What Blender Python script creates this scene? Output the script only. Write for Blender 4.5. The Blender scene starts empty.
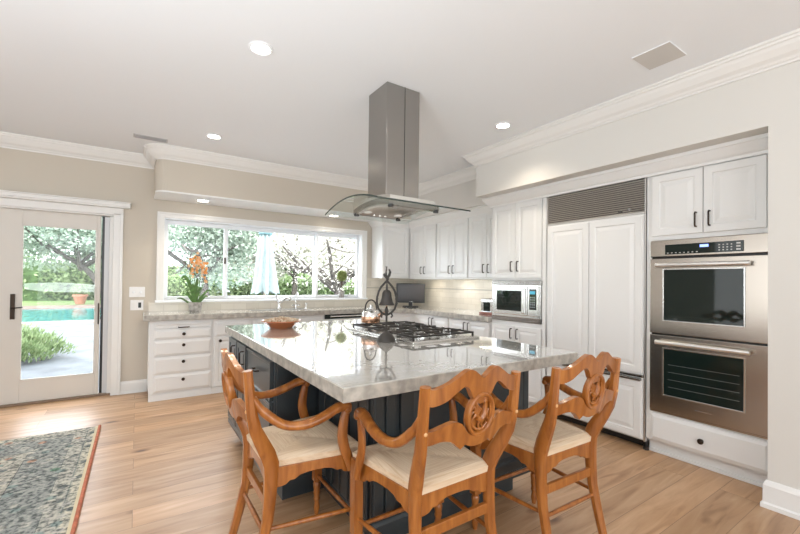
import bpy, bmesh, math, random
from mathutils import Vector, Matrix
R = math.radians
SC = bpy.context.scene
COL = SC.collection

# ------------------------------------------------------------------ camera
yaw, pitch, roll = R(33.785), R(0.629), R(0.676)
cy, sy, cp, sp = math.cos(yaw), math.sin(yaw), math.cos(pitch), math.sin(pitch)
fwd = Vector((sy * cp, cy * cp, sp)); rt = Vector((cy, -sy, 0)); up = rt.cross(fwd)
cr, sr = math.cos(roll), math.sin(roll)
rx = rt * cr + up * sr; ux = up * cr - rt * sr
cam = bpy.data.cameras.new('camera'); camo = bpy.data.objects.new('camera', cam); COL.objects.link(camo)
M = Matrix((rx, ux, -fwd)).transposed().to_4x4(); M.translation = Vector((0, 0, 1.29))
camo.matrix_world = M
cam.sensor_width = 36; cam.lens = 393.278 / 800 * 36; cam.shift_y = 10.86 / 800
cam.clip_start = 0.05; cam.clip_end = 300
SC.camera = camo

# ------------------------------------------------------------------ world, sun, large lights, exposure
SC.view_settings.view_transform = 'Standard'; SC.view_settings.look = 'None'
SC.view_settings.gamma = 1; SC.view_settings.use_curve_mapping = False
SC.view_settings.exposure = 0.48
W = bpy.data.worlds.new('sky'); SC.world = W; W.use_nodes = True
wb = W.node_tree.nodes['Background']
wb.inputs[0].default_value = (0.86, 0.93, 1.0, 1); wb.inputs[1].default_value = 6.2
def lamp(name, kind, loc, energy, color=(1, 1, 1), **kw):
    l = bpy.data.lights.new(name, kind); l.energy = energy; l.color = color
    for k, v in kw.items():
        if k not in ('aim',): setattr(l, k, v)
    o = bpy.data.objects.new(name, l); COL.objects.link(o); o.location = loc
    if 'aim' in kw: o.rotation_euler = Vector(kw['aim']).to_track_quat('-Z', 'Y').to_euler()
    return o
lamp('sun', 'SUN', (0, 0, 10), 3.0, (1.0, 0.96, 0.9), angle=R(3), aim=(0.25, 0.75, -0.75))
# added area lights fill the room from its windowless rear and left walls
lamp('rear_fill', 'AREA', (0.2, -3.85, 1.45), 105, (0.90, 0.955, 1.0), shape='RECTANGLE', size=5.0, size_y=2.2, aim=(0, 1, 0.08))
lamp('left_fill', 'AREA', (-4.35, 1.2, 1.35), 42, (0.90, 0.955, 1.0), shape='RECTANGLE', size=4.5, size_y=2.0, aim=(1, 0, 0.05))

for _y in (4.72, 4.07, 3.43): lamp('under_cabinet_light', 'AREA', (3.74, _y, 1.335), 1.6, (1, .93, .80), shape='RECTANGLE', size=.08, size_y=.5, aim=(0.15, 0, -1))
# added uplight out of view, brightens the ceiling and fills the room
lamp('ceiling_bounce_fill', 'AREA', (-1.2, 0.2, 1.1), 84, (0.86, 0.94, 1.0), shape='DISK', size=1.6, aim=(0.05, 0.1, 1))

# ------------------------------------------------------------------ materials
def nt(m):
    m.use_nodes = True
    return m.node_tree, m.node_tree.nodes['Principled BSDF']
def mat(name, col, rough=0.5, metal=0, coat=0, spec=None, bump=None, var=None, trans=0, ior=None, emit=None):
    m = bpy.data.materials.new(name); t, b = nt(m); N, L = t.nodes, t.links
    b.inputs['Base Color'].default_value = (*col, 1); b.inputs['Roughness'].default_value = rough
    b.inputs['Metallic'].default_value = metal; b.inputs['Coat Weight'].default_value = coat
    if spec is not None: b.inputs['Specular IOR Level'].default_value = spec
    if trans: b.inputs['Transmission Weight'].default_value = trans
    if ior: b.inputs['IOR'].default_value = ior
    if emit: b.inputs['Emission Color'].default_value = (*emit[0], 1); b.inputs['Emission Strength'].default_value = emit[1]
    tc = N.new('ShaderNodeTexCoord')
    if var:
        n = N.new('ShaderNodeTexNoise'); n.inputs['Scale'].default_value = var[0]; n.inputs['Detail'].default_value = 4
        L.new(tc.outputs['Object'], n.inputs['Vector'])
        r = N.new('ShaderNodeValToRGB'); r.color_ramp.elements[0].position = 0.35; r.color_ramp.elements[1].position = 0.65
        r.color_ramp.elements[0].color = (*[c * var[1] for c in col], 1); r.color_ramp.elements[1].color = (*[min(1, c * var[2]) for c in col], 1)
        L.new(n.outputs['Fac'], r.inputs['Fac']); L.new(r.outputs['Color'], b.inputs['Base Color'])
    if bump:
        n = N.new('ShaderNodeTexNoise'); n.inputs['Scale'].default_value = bump[0]; n.inputs['Detail'].default_value = 3
        L.new(tc.outputs['Object'], n.inputs['Vector'])
        u = N.new('ShaderNodeBump'); u.inputs['Strength'].default_value = bump[1]; u.inputs['Distance'].default_value = 0.002
        L.new(n.outputs['Fac'], u.inputs['Height']); L.new(u.outputs['Normal'], b.inputs['Normal'])
    return m
def ramp(N, stops):
    r = N.new('ShaderNodeValToRGB'); e = r.color_ramp.elements
    while len(e) > 1: e.remove(e[0])
    e[0].position = stops[0][0]; e[0].color = (*stops[0][1], 1)
    for p, c in stops[1:]:
        x = e.new(p); x.color = (*c, 1)
    return r

WALL = mat('wall_paint', (0.70, 0.68, 0.64), 0.7, bump=(180, 0.08))
WALLDIM = mat('wall_paint_dimmed', (0.575, 0.52, 0.44), 0.7, bump=(180, 0.08))  # same wall paint, with the window side's dimmer light put into the colour
CEIL = mat('ceiling_paint', (0.85, 0.87, 0.89), 0.8, bump=(120, 0.06))
TRIM = mat('trim_paint', (0.79, 0.78, 0.755), 0.38)
WHITE = mat('cabinet_paint', (0.81, 0.805, 0.79), 0.33)
SASH = mat('window_frame_white', (0.86, 0.88, 0.90), 0.35)
DOORP = mat('door_paint', (0.66, 0.62, 0.565), 0.4)
BRONZE = mat('dark_bronze', (0.045, 0.032, 0.024), 0.38, 0.85)
BLACK = mat('black_plastic', (0.012, 0.012, 0.012), 0.35)
IRON = mat('cast_iron', (0.045, 0.040, 0.036), 0.5, 0.4)
GLASSB = mat('black_glass', (0.010, 0.018, 0.015), 0.04, spec=0.5)
NAVY = mat('island_paint', (0.034, 0.044, 0.050), 0.28, bump=(30, 0.05))
CHROME = mat('chrome', (0.80, 0.80, 0.80), 0.12, 1)
COPPER = mat('copper', (0.60, 0.36, 0.24), 0.24, 1)
TERRA = mat('terracotta_glaze', (0.42, 0.13, 0.04), 0.3, coat=0.4)
GREEN = mat('plant_green', (0.07, 0.16, 0.03), 0.45, var=(30, 0.7, 1.4))
def steel(name, col, rough, vert=True):
    m = bpy.data.materials.new(name); t, b = nt(m); N, L = t.nodes, t.links
    b.inputs['Base Color'].default_value = (*col, 1); b.inputs['Metallic'].default_value = 1
    b.inputs['Anisotropic'].default_value = 0.5
    tc = N.new('ShaderNodeTexCoord'); mp = N.new('ShaderNodeMapping')
    mp.inputs['Scale'].default_value = (2, 2, 900)
    if vert: mp.inputs['Scale'].default_value = (400, 400, 3)
    n = N.new('ShaderNodeTexNoise'); n.inputs['Scale'].default_value = 1; n.inputs['Detail'].default_value = 2
    L.new(tc.outputs['Object'], mp.inputs[0]); L.new(mp.outputs[0], n.inputs['Vector'])
    mr = N.new('ShaderNodeMapRange'); mr.inputs[3].default_value = rough - 0.02; mr.inputs[4].default_value = rough + 0.03
    L.new(n.outputs['Fac'], mr.inputs[0]); L.new(mr.outputs[0], b.inputs['Roughness'])
    return m
STEEL = steel('brushed_steel', (0.50, 0.45, 0.395), 0.24, False)
STEELV = steel('hood_steel', (0.36, 0.345, 0.325), 0.25, True)
STEELB = steel('microwave_steel', (0.72, 0.72, 0.70), 0.22, False)

def glass_mat(name, tint=(1, 1, 1), refl=0.10):
    m = bpy.data.materials.new(name); t, b = nt(m); N, L = t.nodes, t.links
    N.remove(b); out = N['Material Output']
    tr = N.new('ShaderNodeBsdfTransparent'); tr.inputs[0].default_value = (*tint, 1)
    gl = N.new('ShaderNodeBsdfGlossy'); gl.inputs['Roughness'].default_value = 0.01
    mx = N.new('ShaderNodeMixShader'); f = N.new('ShaderNodeFresnel'); f.inputs[0].default_value = 1.45
    g_ = N.new('ShaderNodeNewGeometry'); q_ = N.new('ShaderNodeMath'); q_.operation = 'SUBTRACT'; q_.inputs[0].default_value = 1; L.new(g_.outputs['Backfacing'], q_.inputs[1])
    p_ = N.new('ShaderNodeMath'); p_.operation = 'MULTIPLY'; L.new(f.outputs[0], p_.inputs[0]); L.new(q_.outputs[0], p_.inputs[1])
    L.new(p_.outputs[0], mx.inputs[0]); L.new(tr.outputs[0], mx.inputs[1]); L.new(gl.outputs[0], mx.inputs[2])
    L.new(mx.outputs[0], out.inputs[0])
    return m
PANE = glass_mat('window_glass')
HOODG = glass_mat('hood_glass', (0.93, 0.96, 0.95))

def floor_mat():
    m = bpy.data.materials.new('oak_floor'); t, b = nt(m); N, L = t.nodes, t.links
    tc = N.new('ShaderNodeTexCoord')
    br = N.new('ShaderNodeTexBrick'); br.offset = 0.37
    br.inputs['Scale'].default_value = 1; br.inputs['Brick Width'].default_value = 1.9; br.inputs['Row Height'].default_value = 0.19
    br.inputs['Mortar Size'].default_value = 0.0012; br.inputs['Mortar Smooth'].default_value = 0.2; br.inputs['Bias'].default_value = 0
    br.inputs['Color1'].default_value = (0, 0, 0, 1); br.inputs['Color2'].default_value = (1, 1, 1, 1); br.inputs['Mortar'].default_value = (0.5, 0.5, 0.5, 1)
    L.new(tc.outputs['Object'], br.inputs['Vector'])
    # per plank offset of the grain
    cx = N.new('ShaderNodeVectorMath'); cx.operation = 'SCALE'; cx.inputs['Scale'].default_value = 7
    L.new(br.outputs['Color'], cx.inputs[0])
    ad = N.new('ShaderNodeVectorMath'); ad.operation = 'ADD'; L.new(tc.outputs['Object'], ad.inputs[0]); L.new(cx.outputs[0], ad.inputs[1])
    mp = N.new('ShaderNodeMapping'); mp.inputs['Scale'].default_value = (1.3, 11, 1); L.new(ad.outputs[0], mp.inputs[0])
    n = N.new('ShaderNodeTexNoise'); n.inputs['Scale'].default_value = 1.6; n.inputs['Detail'].default_value = 7; n.inputs['Distortion'].default_value = 0.8
    L.new(mp.outputs[0], n.inputs['Vector'])
    r = ramp(N, [(0.25, (0.30, 0.155, 0.07)), (0.42, (0.48, 0.28, 0.145)), (0.6, (0.57, 0.355, 0.20)), (0.8, (0.66, 0.455, 0.29))])
    L.new(n.outputs['Fac'], r.inputs['Fac'])
    hs = N.new('ShaderNodeMixRGB'); hs.blend_type = 'MULTIPLY'; hs.inputs[0].default_value = 1
    pr = ramp(N, [(0, (0.80, 0.78, 0.76)), (0.5, (1, 1, 1)), (1, (1.08, 1.06, 1.05))])
    L.new(br.outputs['Color'], pr.inputs['Fac']); L.new(r.outputs['Color'], hs.inputs[1]); L.new(pr.outputs['Color'], hs.inputs[2])
    # knots
    v = N.new('ShaderNodeTexVoronoi'); v.inputs['Scale'].default_value = 1.0
    mp2 = N.new('ShaderNodeMapping'); mp2.inputs['Scale'].default_value = (1.7, 3.6, 1); L.new(ad.outputs[0], mp2.inputs[0]); L.new(mp2.outputs[0], v.inputs['Vector'])
    kr = ramp(N, [(0.03, (0.22, 0.17, 0.14)), (0.07, (0.55, 0.46, 0.38)), (0.13, (1, 1, 1))]); L.new(v.outputs['Distance'], kr.inputs['Fac'])
    k = N.new('ShaderNodeMixRGB'); k.blend_type = 'MULTIPLY'; k.inputs[0].default_value = 1
    L.new(hs.outputs[0], k.inputs[1]); L.new(kr.outputs['Color'], k.inputs[2])
    j = N.new('ShaderNodeMixRGB'); j.inputs[2].default_value = (0.16, 0.08, 0.04, 1); L.new(br.outputs['Fac'], j.inputs[0]); L.new(k.outputs[0], j.inputs[1])
    L.new(j.outputs[0], b.inputs['Base Color'])
    b.inputs['Roughness'].default_value = 0.40; b.inputs['Specular IOR Level'].default_value = 0.9
    bu = N.new('ShaderNodeBump'); bu.inputs['Strength'].default_value = 0.15; bu.inputs['Distance'].default_value = 0.003
    L.new(n.outputs['Fac'], bu.inputs['Height']); L.new(bu.outputs[0], b.inputs['Normal'])
    return m
FLOOR = floor_mat()

def stone_mat():
    m = bpy.data.materials.new('quartzite'); t, b = nt(m); N, L = t.nodes, t.links
    tc = N.new('ShaderNodeTexCoord')
    mp = N.new('ShaderNodeMapping'); mp.inputs['Rotation'].default_value = (0.3, 0.2, 0.7); mp.inputs['Scale'].default_value = (1, 2.4, 1.4)
    L.new(tc.outputs['Object'], mp.inputs[0])
    n = N.new('ShaderNodeTexNoise'); n.inputs['Scale'].default_value = 1.8; n.inputs['Detail'].default_value = 10; n.inputs['Distortion'].default_value = 1.6; n.inputs['Roughness'].default_value = 0.62
    L.new(mp.outputs[0], n.inputs['Vector'])
    r = ramp(N, [(0.30, (0.47, 0.445, 0.40)), (0.44, (0.53, 0.51, 0.47)), (0.485, (0.52, 0.50, 0.465)), (0.50, (0.41, 0.40, 0.38)), (0.515, (0.52, 0.50, 0.465)), (0.60, (0.56, 0.54, 0.50)), (0.8, (0.50, 0.475, 0.425))])
    L.new(n.outputs['Fac'], r.inputs['Fac'])
    n2 = N.new('ShaderNodeTexNoise'); n2.inputs['Scale'].default_value = 60; n2.inputs['Detail'].default_value = 4; L.new(tc.outputs['Object'], n2.inputs['Vector'])
    r2 = ramp(N, [(0.35, (0.90, 0.89, 0.88)), (0.55, (1, 1, 1))]); L.new(n2.outputs['Fac'], r2.inputs['Fac'])
    x = N.new('ShaderNodeMixRGB'); x.blend_type = 'MULTIPLY'; x.inputs[0].default_value = 0.8; L.new(r.outputs[0], x.inputs[1]); L.new(r2.outputs[0], x.inputs[2])
    L.new(x.outputs[0], b.inputs['Base Color']); b.inputs['Roughness'].default_value = 0.07
    b.inputs['Coat Weight'].default_value = 1; b.inputs['Coat Roughness'].default_value = 0.015; b.inputs['Coat IOR'].default_value = 2.1
    return m
STONE = stone_mat()
STONEE = mat('stone_edge', (0.41, 0.385, 0.34), 0.45, var=(22, 0.75, 1.25), bump=(60, 0.6))

def wood_mat():
    m = bpy.data.materials.new('honey_wood'); t, b = nt(m); N, L = t.nodes, t.links
    tc = N.new('ShaderNodeTexCoord'); mp = N.new('ShaderNodeMapping'); mp.inputs['Scale'].default_value = (30, 30, 5); L.new(tc.outputs['Object'], mp.inputs[0])
    n = N.new('ShaderNodeTexNoise'); n.inputs['Scale'].default_value = 1; n.inputs['Detail'].default_value = 5; n.inputs['Distortion'].default_value = 0.6; L.new(mp.outputs[0], n.inputs['Vector'])
    r = ramp(N, [(0.25, (0.20, 0.058, 0.010)), (0.5, (0.335, 0.112, 0.020)), (0.75, (0.46, 0.175, 0.037))])
    L.new(n.outputs['Fac'], r.inputs['Fac']); L.new(r.outputs[0], b.inputs['Base Color'])
    b.inputs['Roughness'].default_value = 0.28; b.inputs['Coat Weight'].default_value = 0.3; b.inputs['Coat Roughness'].default_value = 0.15
    return m
WOOD = wood_mat()
def rush_mat(name, sc):
    m = bpy.data.materials.new(name); t, b = nt(m); N, L = t.nodes, t.links
    tc = N.new('ShaderNodeTexCoord'); mp = N.new('ShaderNodeMapping'); mp.inputs['Scale'].default_value = sc; L.new(tc.outputs['Object'], mp.inputs[0])
    n = N.new('ShaderNodeTexNoise'); n.inputs['Scale'].default_value = 1; n.inputs['Detail'].default_value = 3; L.new(mp.outputs[0], n.inputs['Vector'])
    r = ramp(N, [(0.3, (0.60, 0.43, 0.27)), (0.5, (0.71, 0.55, 0.385)), (0.7, (0.77, 0.63, 0.47))])
    L.new(n.outputs['Fac'], r.inputs['Fac']); L.new(r.outputs[0], b.inputs['Base Color']); b.inputs['Roughness'].default_value = 0.6
    u = N.new('ShaderNodeBump'); u.inputs['Strength'].default_value = 0.5; u.inputs['Distance'].default_value = 0.003
    L.new(n.outputs['Fac'], u.inputs['Height']); L.new(u.outputs[0], b.inputs['Normal'])
    return m
RUSHX = rush_mat('rush_across', (5, 170, 60)); RUSHY = rush_mat('rush_lengthwise', (170, 5, 60))

def tile_mat():
    m = bpy.data.materials.new('backsplash_tile'); t, b = nt(m); N, L = t.nodes, t.links
    geo = N.new('ShaderNodeTexCoord'); s = N.new('ShaderNodeSeparateXYZ'); L.new(geo.outputs['Object'], s.inputs[0])
    a = N.new('ShaderNodeMath'); a.operation = 'ADD'; L.new(s.outputs[0], a.inputs[0]); L.new(s.outputs[1], a.inputs[1])
    c = N.new('ShaderNodeCombineXYZ'); L.new(a.outputs[0], c.inputs[0]); 
    z = N.new('ShaderNodeMath'); z.operation = 'SUBTRACT'; z.inputs[1].default_value = 0.914; L.new(s.outputs[2], z.inputs[0]); L.new(z.outputs[0], c.inputs[1])
    br = N.new('ShaderNodeTexBrick'); br.inputs['Scale'].default_value = 1; br.inputs['Brick Width'].default_value = 0.155; br.inputs['Row Height'].default_value = 0.078
    br.inputs['Mortar Size'].default_value = 0.0015; br.inputs['Color1'].default_value = (0.66, 0.61, 0.52, 1); br.inputs['Color2'].default_value = (0.72, 0.67, 0.58, 1)
    br.inputs['Mortar'].default_value = (0.55, 0.50, 0.42, 1); L.new(c.outputs[0], br.inputs['Vector'])
    L.new(br.outputs['Color'], b.inputs['Base Color']); b.inputs['Roughness'].default_value = 0.22
    return m
TILE = tile_mat()

def rug_mat(x0, x1, y0, y1):
    m = bpy.data.materials.new('oriental_rug'); t, b = nt(m); N, L = t.nodes, t.links
    tc = N.new('ShaderNodeTexCoord'); s = N.new('ShaderNodeSeparateXYZ'); L.new(tc.outputs['Object'], s.inputs[0])
    def mth(op, a, c=None, v=None):
        q = N.new('ShaderNodeMath'); q.operation = op; L.new(a, q.inputs[0])
        if c is not None: L.new(c, q.inputs[1])
        if v is not None: q.inputs[1].default_value = v
        return q.outputs[0]
    hx, hy = (x1 - x0) / 2, (y1 - y0) / 2
    dx = mth('SUBTRACT', mth('ABSOLUTE', s.outputs[0]), v=hx); dy = mth('SUBTRACT', mth('ABSOLUTE', s.outputs[1]), v=hy)
    d = mth('MULTIPLY', mth('MAXIMUM', dx, dy), v=-1.0)          # distance in from the edge
    band = ramp(N, [(0.0, (0.42, 0.40, 0.33)), (0.06, (0.36, 0.35, 0.30)), (0.07, (0.20, 0.22, 0.20)), (0.075, (0.35, 0.34, 0.30)), (0.15, (0.36, 0.35, 0.31)), (0.155, (0.16, 0.17, 0.16)), (0.16, (0.245, 0.255, 0.24)), (0.38, (0.235, 0.245, 0.23)), (0.385, (0.09, 0.09, 0.09)), (0.39, (0.37, 0.35, 0.30)), (0.50, (0.37, 0.35, 0.30)), (0.505, (0.14, 0.14, 0.13)), (0.51, (0.42, 0.15, 0.09)), (1.0, (0.45, 0.20, 0.12))])
    band.color_ramp.interpolation = 'CONSTANT'
    L.new(d, band.inputs['Fac'])
    v = N.new('ShaderNodeTexVoronoi'); v.inputs['Scale'].default_value = 14; L.new(tc.outputs['Object'], v.inputs['Vector'])
    pal = ramp(N, [(0.0, (0.13, 0.145, 0.14)), (0.22, (0.38, 0.365, 0.32)), (0.42, (0.20, 0.25, 0.235)), (0.55, (0.35, 0.34, 0.31)), (0.78, (0.38, 0.22, 0.16)), (0.83, (0.33, 0.32, 0.29)), (0.96, (0.14, 0.25, 0.17))]); pal.color_ramp.interpolation = 'CONSTANT'
    sep = N.new('ShaderNodeSeparateColor'); L.new(v.outputs['Color'], sep.inputs[0]); L.new(sep.outputs[0], pal.inputs['Fac'])
    dm = ramp(N, [(0.30, (1, 1, 1)), (0.42, (0, 0, 0))]); L.new(v.outputs['Distance'], dm.inputs['Fac'])
    mx = N.new('ShaderNodeMixRGB'); L.new(dm.outputs[0], mx.inputs[0]); L.new(band.outputs[0], mx.inputs[1]); L.new(pal.outputs[0], mx.inputs[2])
    n = N.new('ShaderNodeTexNoise'); n.inputs['Scale'].default_value = 45; n.inputs['Detail'].default_value = 6; L.new(tc.outputs['Object'], n.inputs['Vector'])
    nr = ramp(N, [(0.38, (0.35, 0.38, 0.38)), (0.5, (1, 1, 1)), (0.65, (1.5, 1.45, 1.35))]); L.new(n.outputs['Fac'], nr.inputs['Fac'])
    ml = N.new('ShaderNodeMixRGB'); ml.blend_type = 'MULTIPLY'; ml.inputs[0].default_value = 1; L.new(mx.outputs[0], ml.inputs[1]); L.new(nr.outputs[0], ml.inputs[2])
    L.new(ml.outputs[0], b.inputs['Base Color']); b.inputs['Roughness'].default_value = 0.95
    u = N.new('ShaderNodeBump'); u.inputs['Strength'].default_value = 0.7; u.inputs['Distance'].default_value = 0.006; L.new(n.outputs['Fac'], u.inputs['Height']); L.new(u.outputs[0], b.inputs['Normal'])
    return m
def leafmat(name, c1, c2, scale=6):
    m = bpy.data.materials.new(name); t, b = nt(m); N, L = t.nodes, t.links
    g = N.new('ShaderNodeNewGeometry'); r = ramp(N, [(0, c1), (1, c2)]); L.new(g.outputs['Random Per Island'], r.inputs['Fac'])
    L.new(r.outputs[0], b.inputs['Base Color']); b.inputs['Roughness'].default_value = 0.6
    out = N['Material Output']; tl = N.new('ShaderNodeBsdfTranslucent'); L.new(r.outputs[0], tl.inputs[0])
    mx = N.new('ShaderNodeMixShader'); mx.inputs[0].default_value = 0.4; L.new(b.outputs[0], mx.inputs[1]); L.new(tl.outputs[0], mx.inputs[2]); L.new(mx.outputs[0], out.inputs[0])
    return m

# ------------------------------------------------------------------ mesh helpers
class MB:
    def __init__(s): s.v = []; s.f = []; s.m = []; s.cur = 0
    def add(s, vs, fs):
        o = len(s.v); s.v += [tuple(v) for v in vs]
        for f in fs: s.f.append([o + i for i in f]); s.m.append(s.cur)
        return s
    def box(s, x0, y0, z0, x1, y1, z1):
        x0, x1 = sorted((x0, x1)); y0, y1 = sorted((y0, y1)); z0, z1 = sorted((z0, z1))
        return s.add([(x0, y0, z0), (x1, y0, z0), (x1, y1, z0), (x0, y1, z0), (x0, y0, z1), (x1, y0, z1), (x1, y1, z1), (x0, y1, z1)],
              [(0, 3, 2, 1), (4, 5, 6, 7), (0, 1, 5, 4), (1, 2, 6, 5), (2, 3, 7, 6), (3, 0, 4, 7)])
    def tube(s, path, rad, n=10, flat=1.0, upv=(0, 0, 1)):
        P = [Vector(p) for p in path]; k = len(P); rad = [rad] * k if isinstance(rad, (int, float)) else rad
        vs = []
        ref = Vector(upv)
        for i, p in enumerate(P):
            t = (P[min(i + 1, k - 1)] - P[max(i - 1, 0)]).normalized()
            a = t.cross(ref)
            if a.length < 1e-3: a = t.cross(Vector((1, 0, 0)))
            a.normalize(); b2 = a.cross(t)
            for j in range(n):
                q = 2 * math.pi * j / n; vs.append(p + a * math.cos(q) * rad[i] + b2 * math.sin(q) * rad[i] * flat)
        fs = [[i * n + j, i * n + (j + 1) % n, (i + 1) * n + (j + 1) % n, (i + 1) * n + j] for i in range(k - 1) for j in range(n)]
        fs += [list(range(n))[::-1], [(k - 1) * n + j for j in range(n)]]
        return s.add(vs, fs)
    def lathe(s, prof, c=(0, 0, 0), n=24, ax='z'):
        vs = []; k = len(prof)
        for r, h in prof:
            for j in range(n):
                q = 2 * math.pi * j / n; a, b2 = r * math.cos(q), r * math.sin(q)
                v = {'z': (a, b2, h), 'x': (h, a, b2), 'y': (a, h, b2), '-x': (-h, a, b2), '-y': (a, -h, b2), '-z': (a, b2, -h)}[ax]
                vs.append((v[0] + c[0], v[1] + c[1], v[2] + c[2]))
        fs = [[i * n + j, i * n + (j + 1) % n, (i + 1) * n + (j + 1) % n, (i + 1) * n + j] for i in range(k - 1) for j in range(n)]
        fs += [list(range(n))[::-1], [(k - 1) * n + j for j in range(n)]]
        return s.add(vs, fs)
    def prism(s, poly, O, U, V, Nn, t):
        """polygon (u,v) in plane O,U,V pushed along Nn by t"""
        O, U, V, Nn = map(Vector, (O, U, V, Nn)); n = len(poly)
        a = [O + U * p[0] + V * p[1] for p in poly]; b2 = [p + Nn * t for p in a]
        return s.add(a + b2, [list(range(n))[::-1], [n + i for i in range(n)]] + [[i, (i + 1) % n, n + (i + 1) % n, n + i] for i in range(n)])
    def panel(s, O, U, V, Nn, w, h, t=0.02, prof=None):
        """slab with nested rectangular rings; prof = [(inset, height)]"""
        O, U, V, Nn = map(Vector, (O, U, V, Nn)); rings = [(0, 0), (0, t - 0.002), (0.002, t)] + (prof or [])
        vs = []
        for i, d in rings:
            for a, c in ((i, i), (w - i, i), (w - i, h - i), (i, h - i)): vs.append(O + U * a + V * c + Nn * d)
        k = len(rings)
        fs = [[4 * r + j, 4 * r + (j + 1) % 4, 4 * r + 4 + (j + 1) % 4, 4 * r + 4 + j] for r in range(k - 1) for j in range(4)]
        fs += [[3, 2, 1, 0], [4 * (k - 1) + j for j in range(4)]]
        return s.add(vs, fs)
    def build(s, name, mats, parent=None, smooth=False, bevel=0, seg=2, origin=None, autos=None):
        me = bpy.data.meshes.new(name)
        off = Vector((0, 0, 0))
        if parent is not None and parent.get('_w'): off = Vector(parent['_w'])
        if origin is not None: off = Vector(origin)
        me.from_pydata([tuple(Vector(v) - off) for v in s.v], [], s.f)
        mats = mats if isinstance(mats, (list, tuple)) else [mats]
        for m_ in mats: me.materials.append(m_)
        me.polygons.foreach_set('material_index', s.m)
        bm = bmesh.new(); bm.from_mesh(me); bmesh.ops.recalc_face_normals(bm, faces=bm.faces); bm.to_mesh(me); bm.free()
        if smooth: me.polygons.foreach_set('use_smooth', [True] * len(me.polygons)); me.set_sharp_from_angle(angle=R(40))
        me.update()
        o = bpy.data.objects.new(name, me); COL.objects.link(o)
        if parent is not None:
            o.parent = parent
            if parent.type == 'MESH' or origin is None: pass
            if parent.get('_w') is not None: o['_w'] = list(parent['_w'])
        elif origin is not None: o.location = off
        if bevel:
            b = o.modifiers.new('bevel', 'BEVEL'); b.width = bevel; b.segments = seg; b.limit_method = 'ANGLE'; b.angle_limit = R(35)
        return o
def tag(o, label=None, cat=None, group=None, kind=None):
    for k, v in (('label', label), ('category', cat), ('group', group), ('kind', kind)):
        if v: o[k] = v
    return o
def thing(name, loc, label, cat, group=None, kind=None):
    o = bpy.data.objects.new(name, None); COL.objects.link(o); o.location = loc; o.empty_display_size = 0.1
    o['_w'] = [float(c) for c in loc]
    return tag(o, label, cat, group, kind)
def children(o): return [c for c in bpy.data.objects if c.parent == o]
def copy_tree(o, parent=None):
    c = o.copy(); COL.objects.link(c)
    if parent is not None: c.parent = parent
    for ch in children(o): copy_tree(ch, c)
    return c
def sweep(path, prof, closed_ends=True, side=1):
    """sweep profile [(out, z)] along 2-D path; out is to the right of travel"""
    P = [Vector(p) for p in path]; mb = MB(); n = len(prof); vs = []
    ns = []
    for i in range(len(P) - 1):
        d = (P[i + 1] - P[i]).normalized(); ns.append(Vector((d.y, -d.x)) * side)
    for i, p in enumerate(P):
        if i == 0: m_ = ns[0]
        elif i == len(P) - 1: m_ = ns[-1]
        else: m_ = (ns[i - 1] + ns[i]) / (1 + ns[i - 1].dot(ns[i]))
        for o_, z in prof: q = p + m_ * o_; vs.append((q.x, q.y, z))
    fs = [[i * n + j, i * n + (j + 1) % n, (i + 1) * n + (j + 1) % n, (i + 1) * n + j] for i in range(len(P) - 1) for j in range(n)]
    fs += [list(range(n))[::-1], [(len(P) - 1) * n + j for j in range(n)]]
    return mb.add(vs, fs)
BEV = [(0.020, 0.020)]
RAISED = [(0.052, 0), (0.058, -0.007), (0.066, -0.007), (0.092, -0.001), (0.097, 0)]
def raised(t, k=1.0): return [(i * k, t + d) for i, d in RAISED]
AX = {'-x': ((0, -1, 0), (-1, 0, 0)), '-y': ((1, 0, 0), (0, -1, 0)), '+x': ((0, 1, 0), (1, 0, 0))}   # (U, N)
def front(parent, name, face, f, u0, u1, z0, z1, t=0.02, k=1.0, m=None, style='raised'):
    """cabinet front lying on plane f; face '-x': u is Y, '-y': u is X"""
    U, N = AX[face]; w = abs(u1 - u0); mb = MB()
    if face == '-x': O = (f, max(u0, u1), z0)
    elif face == '-y': O = (min(u0, u1), f, z0)
    else: O = (f, min(u0, u1), z0)
    pr = raised(t, k) if style == 'raised' else ([(0.012, t), (0.02, t - 0.004)] if style == 'slab' else [(0.045, t), (0.05, t - 0.006)])
    mb.panel(O, U, (0, 0, 1), N, w, z1 - z0, t if style != 'bevelled' else t - .010, pr if style != 'bevelled' else [(0.004, t - .010), (0.026, t)])
    return mb.build(name, m or WHITE, parent)
def pull(parent, face, f, u, z, L=0.10, vertical=True, m=None):
    mb = MB(); d = 0.028
    def P(du, dz, out):
        if face == '-x': return (f - out, u + du, z + dz)
        return (u + du, f - out, z + dz)
    h = L / 2
    if vertical: pts = [P(0, -h, 0), P(0, -h, d * .8), P(0, -h * .8, d), P(0, h * .8, d), P(0, h, d * .8), P(0, h, 0)]
    else: pts = [P(-h, 0, 0), P(-h, 0, d * .8), P(-h * .8, 0, d), P(h * .8, 0, d), P(h, 0, d * .8), P(h, 0, 0)]
    mb.tube(pts, 0.0055, 8, upv=(0.3, 0.5, 0.2))
    return mb.build('handle', m or BRONZE, parent, True)
def knob(parent, face, f, u, z, r=0.017, m=None):
    mb = MB(); c = (f, u, z) if face == '-x' else (u, f, z)
    mb.lathe([(r * .7, 0), (r * .45, 0.006), (r * .45, 0.012), (r, 0.018), (r, 0.023), (r * .6, 0.028), (0.001, 0.029)], c, 16, face)
    return mb.build('knob', m or BRONZE, parent, True)

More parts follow.
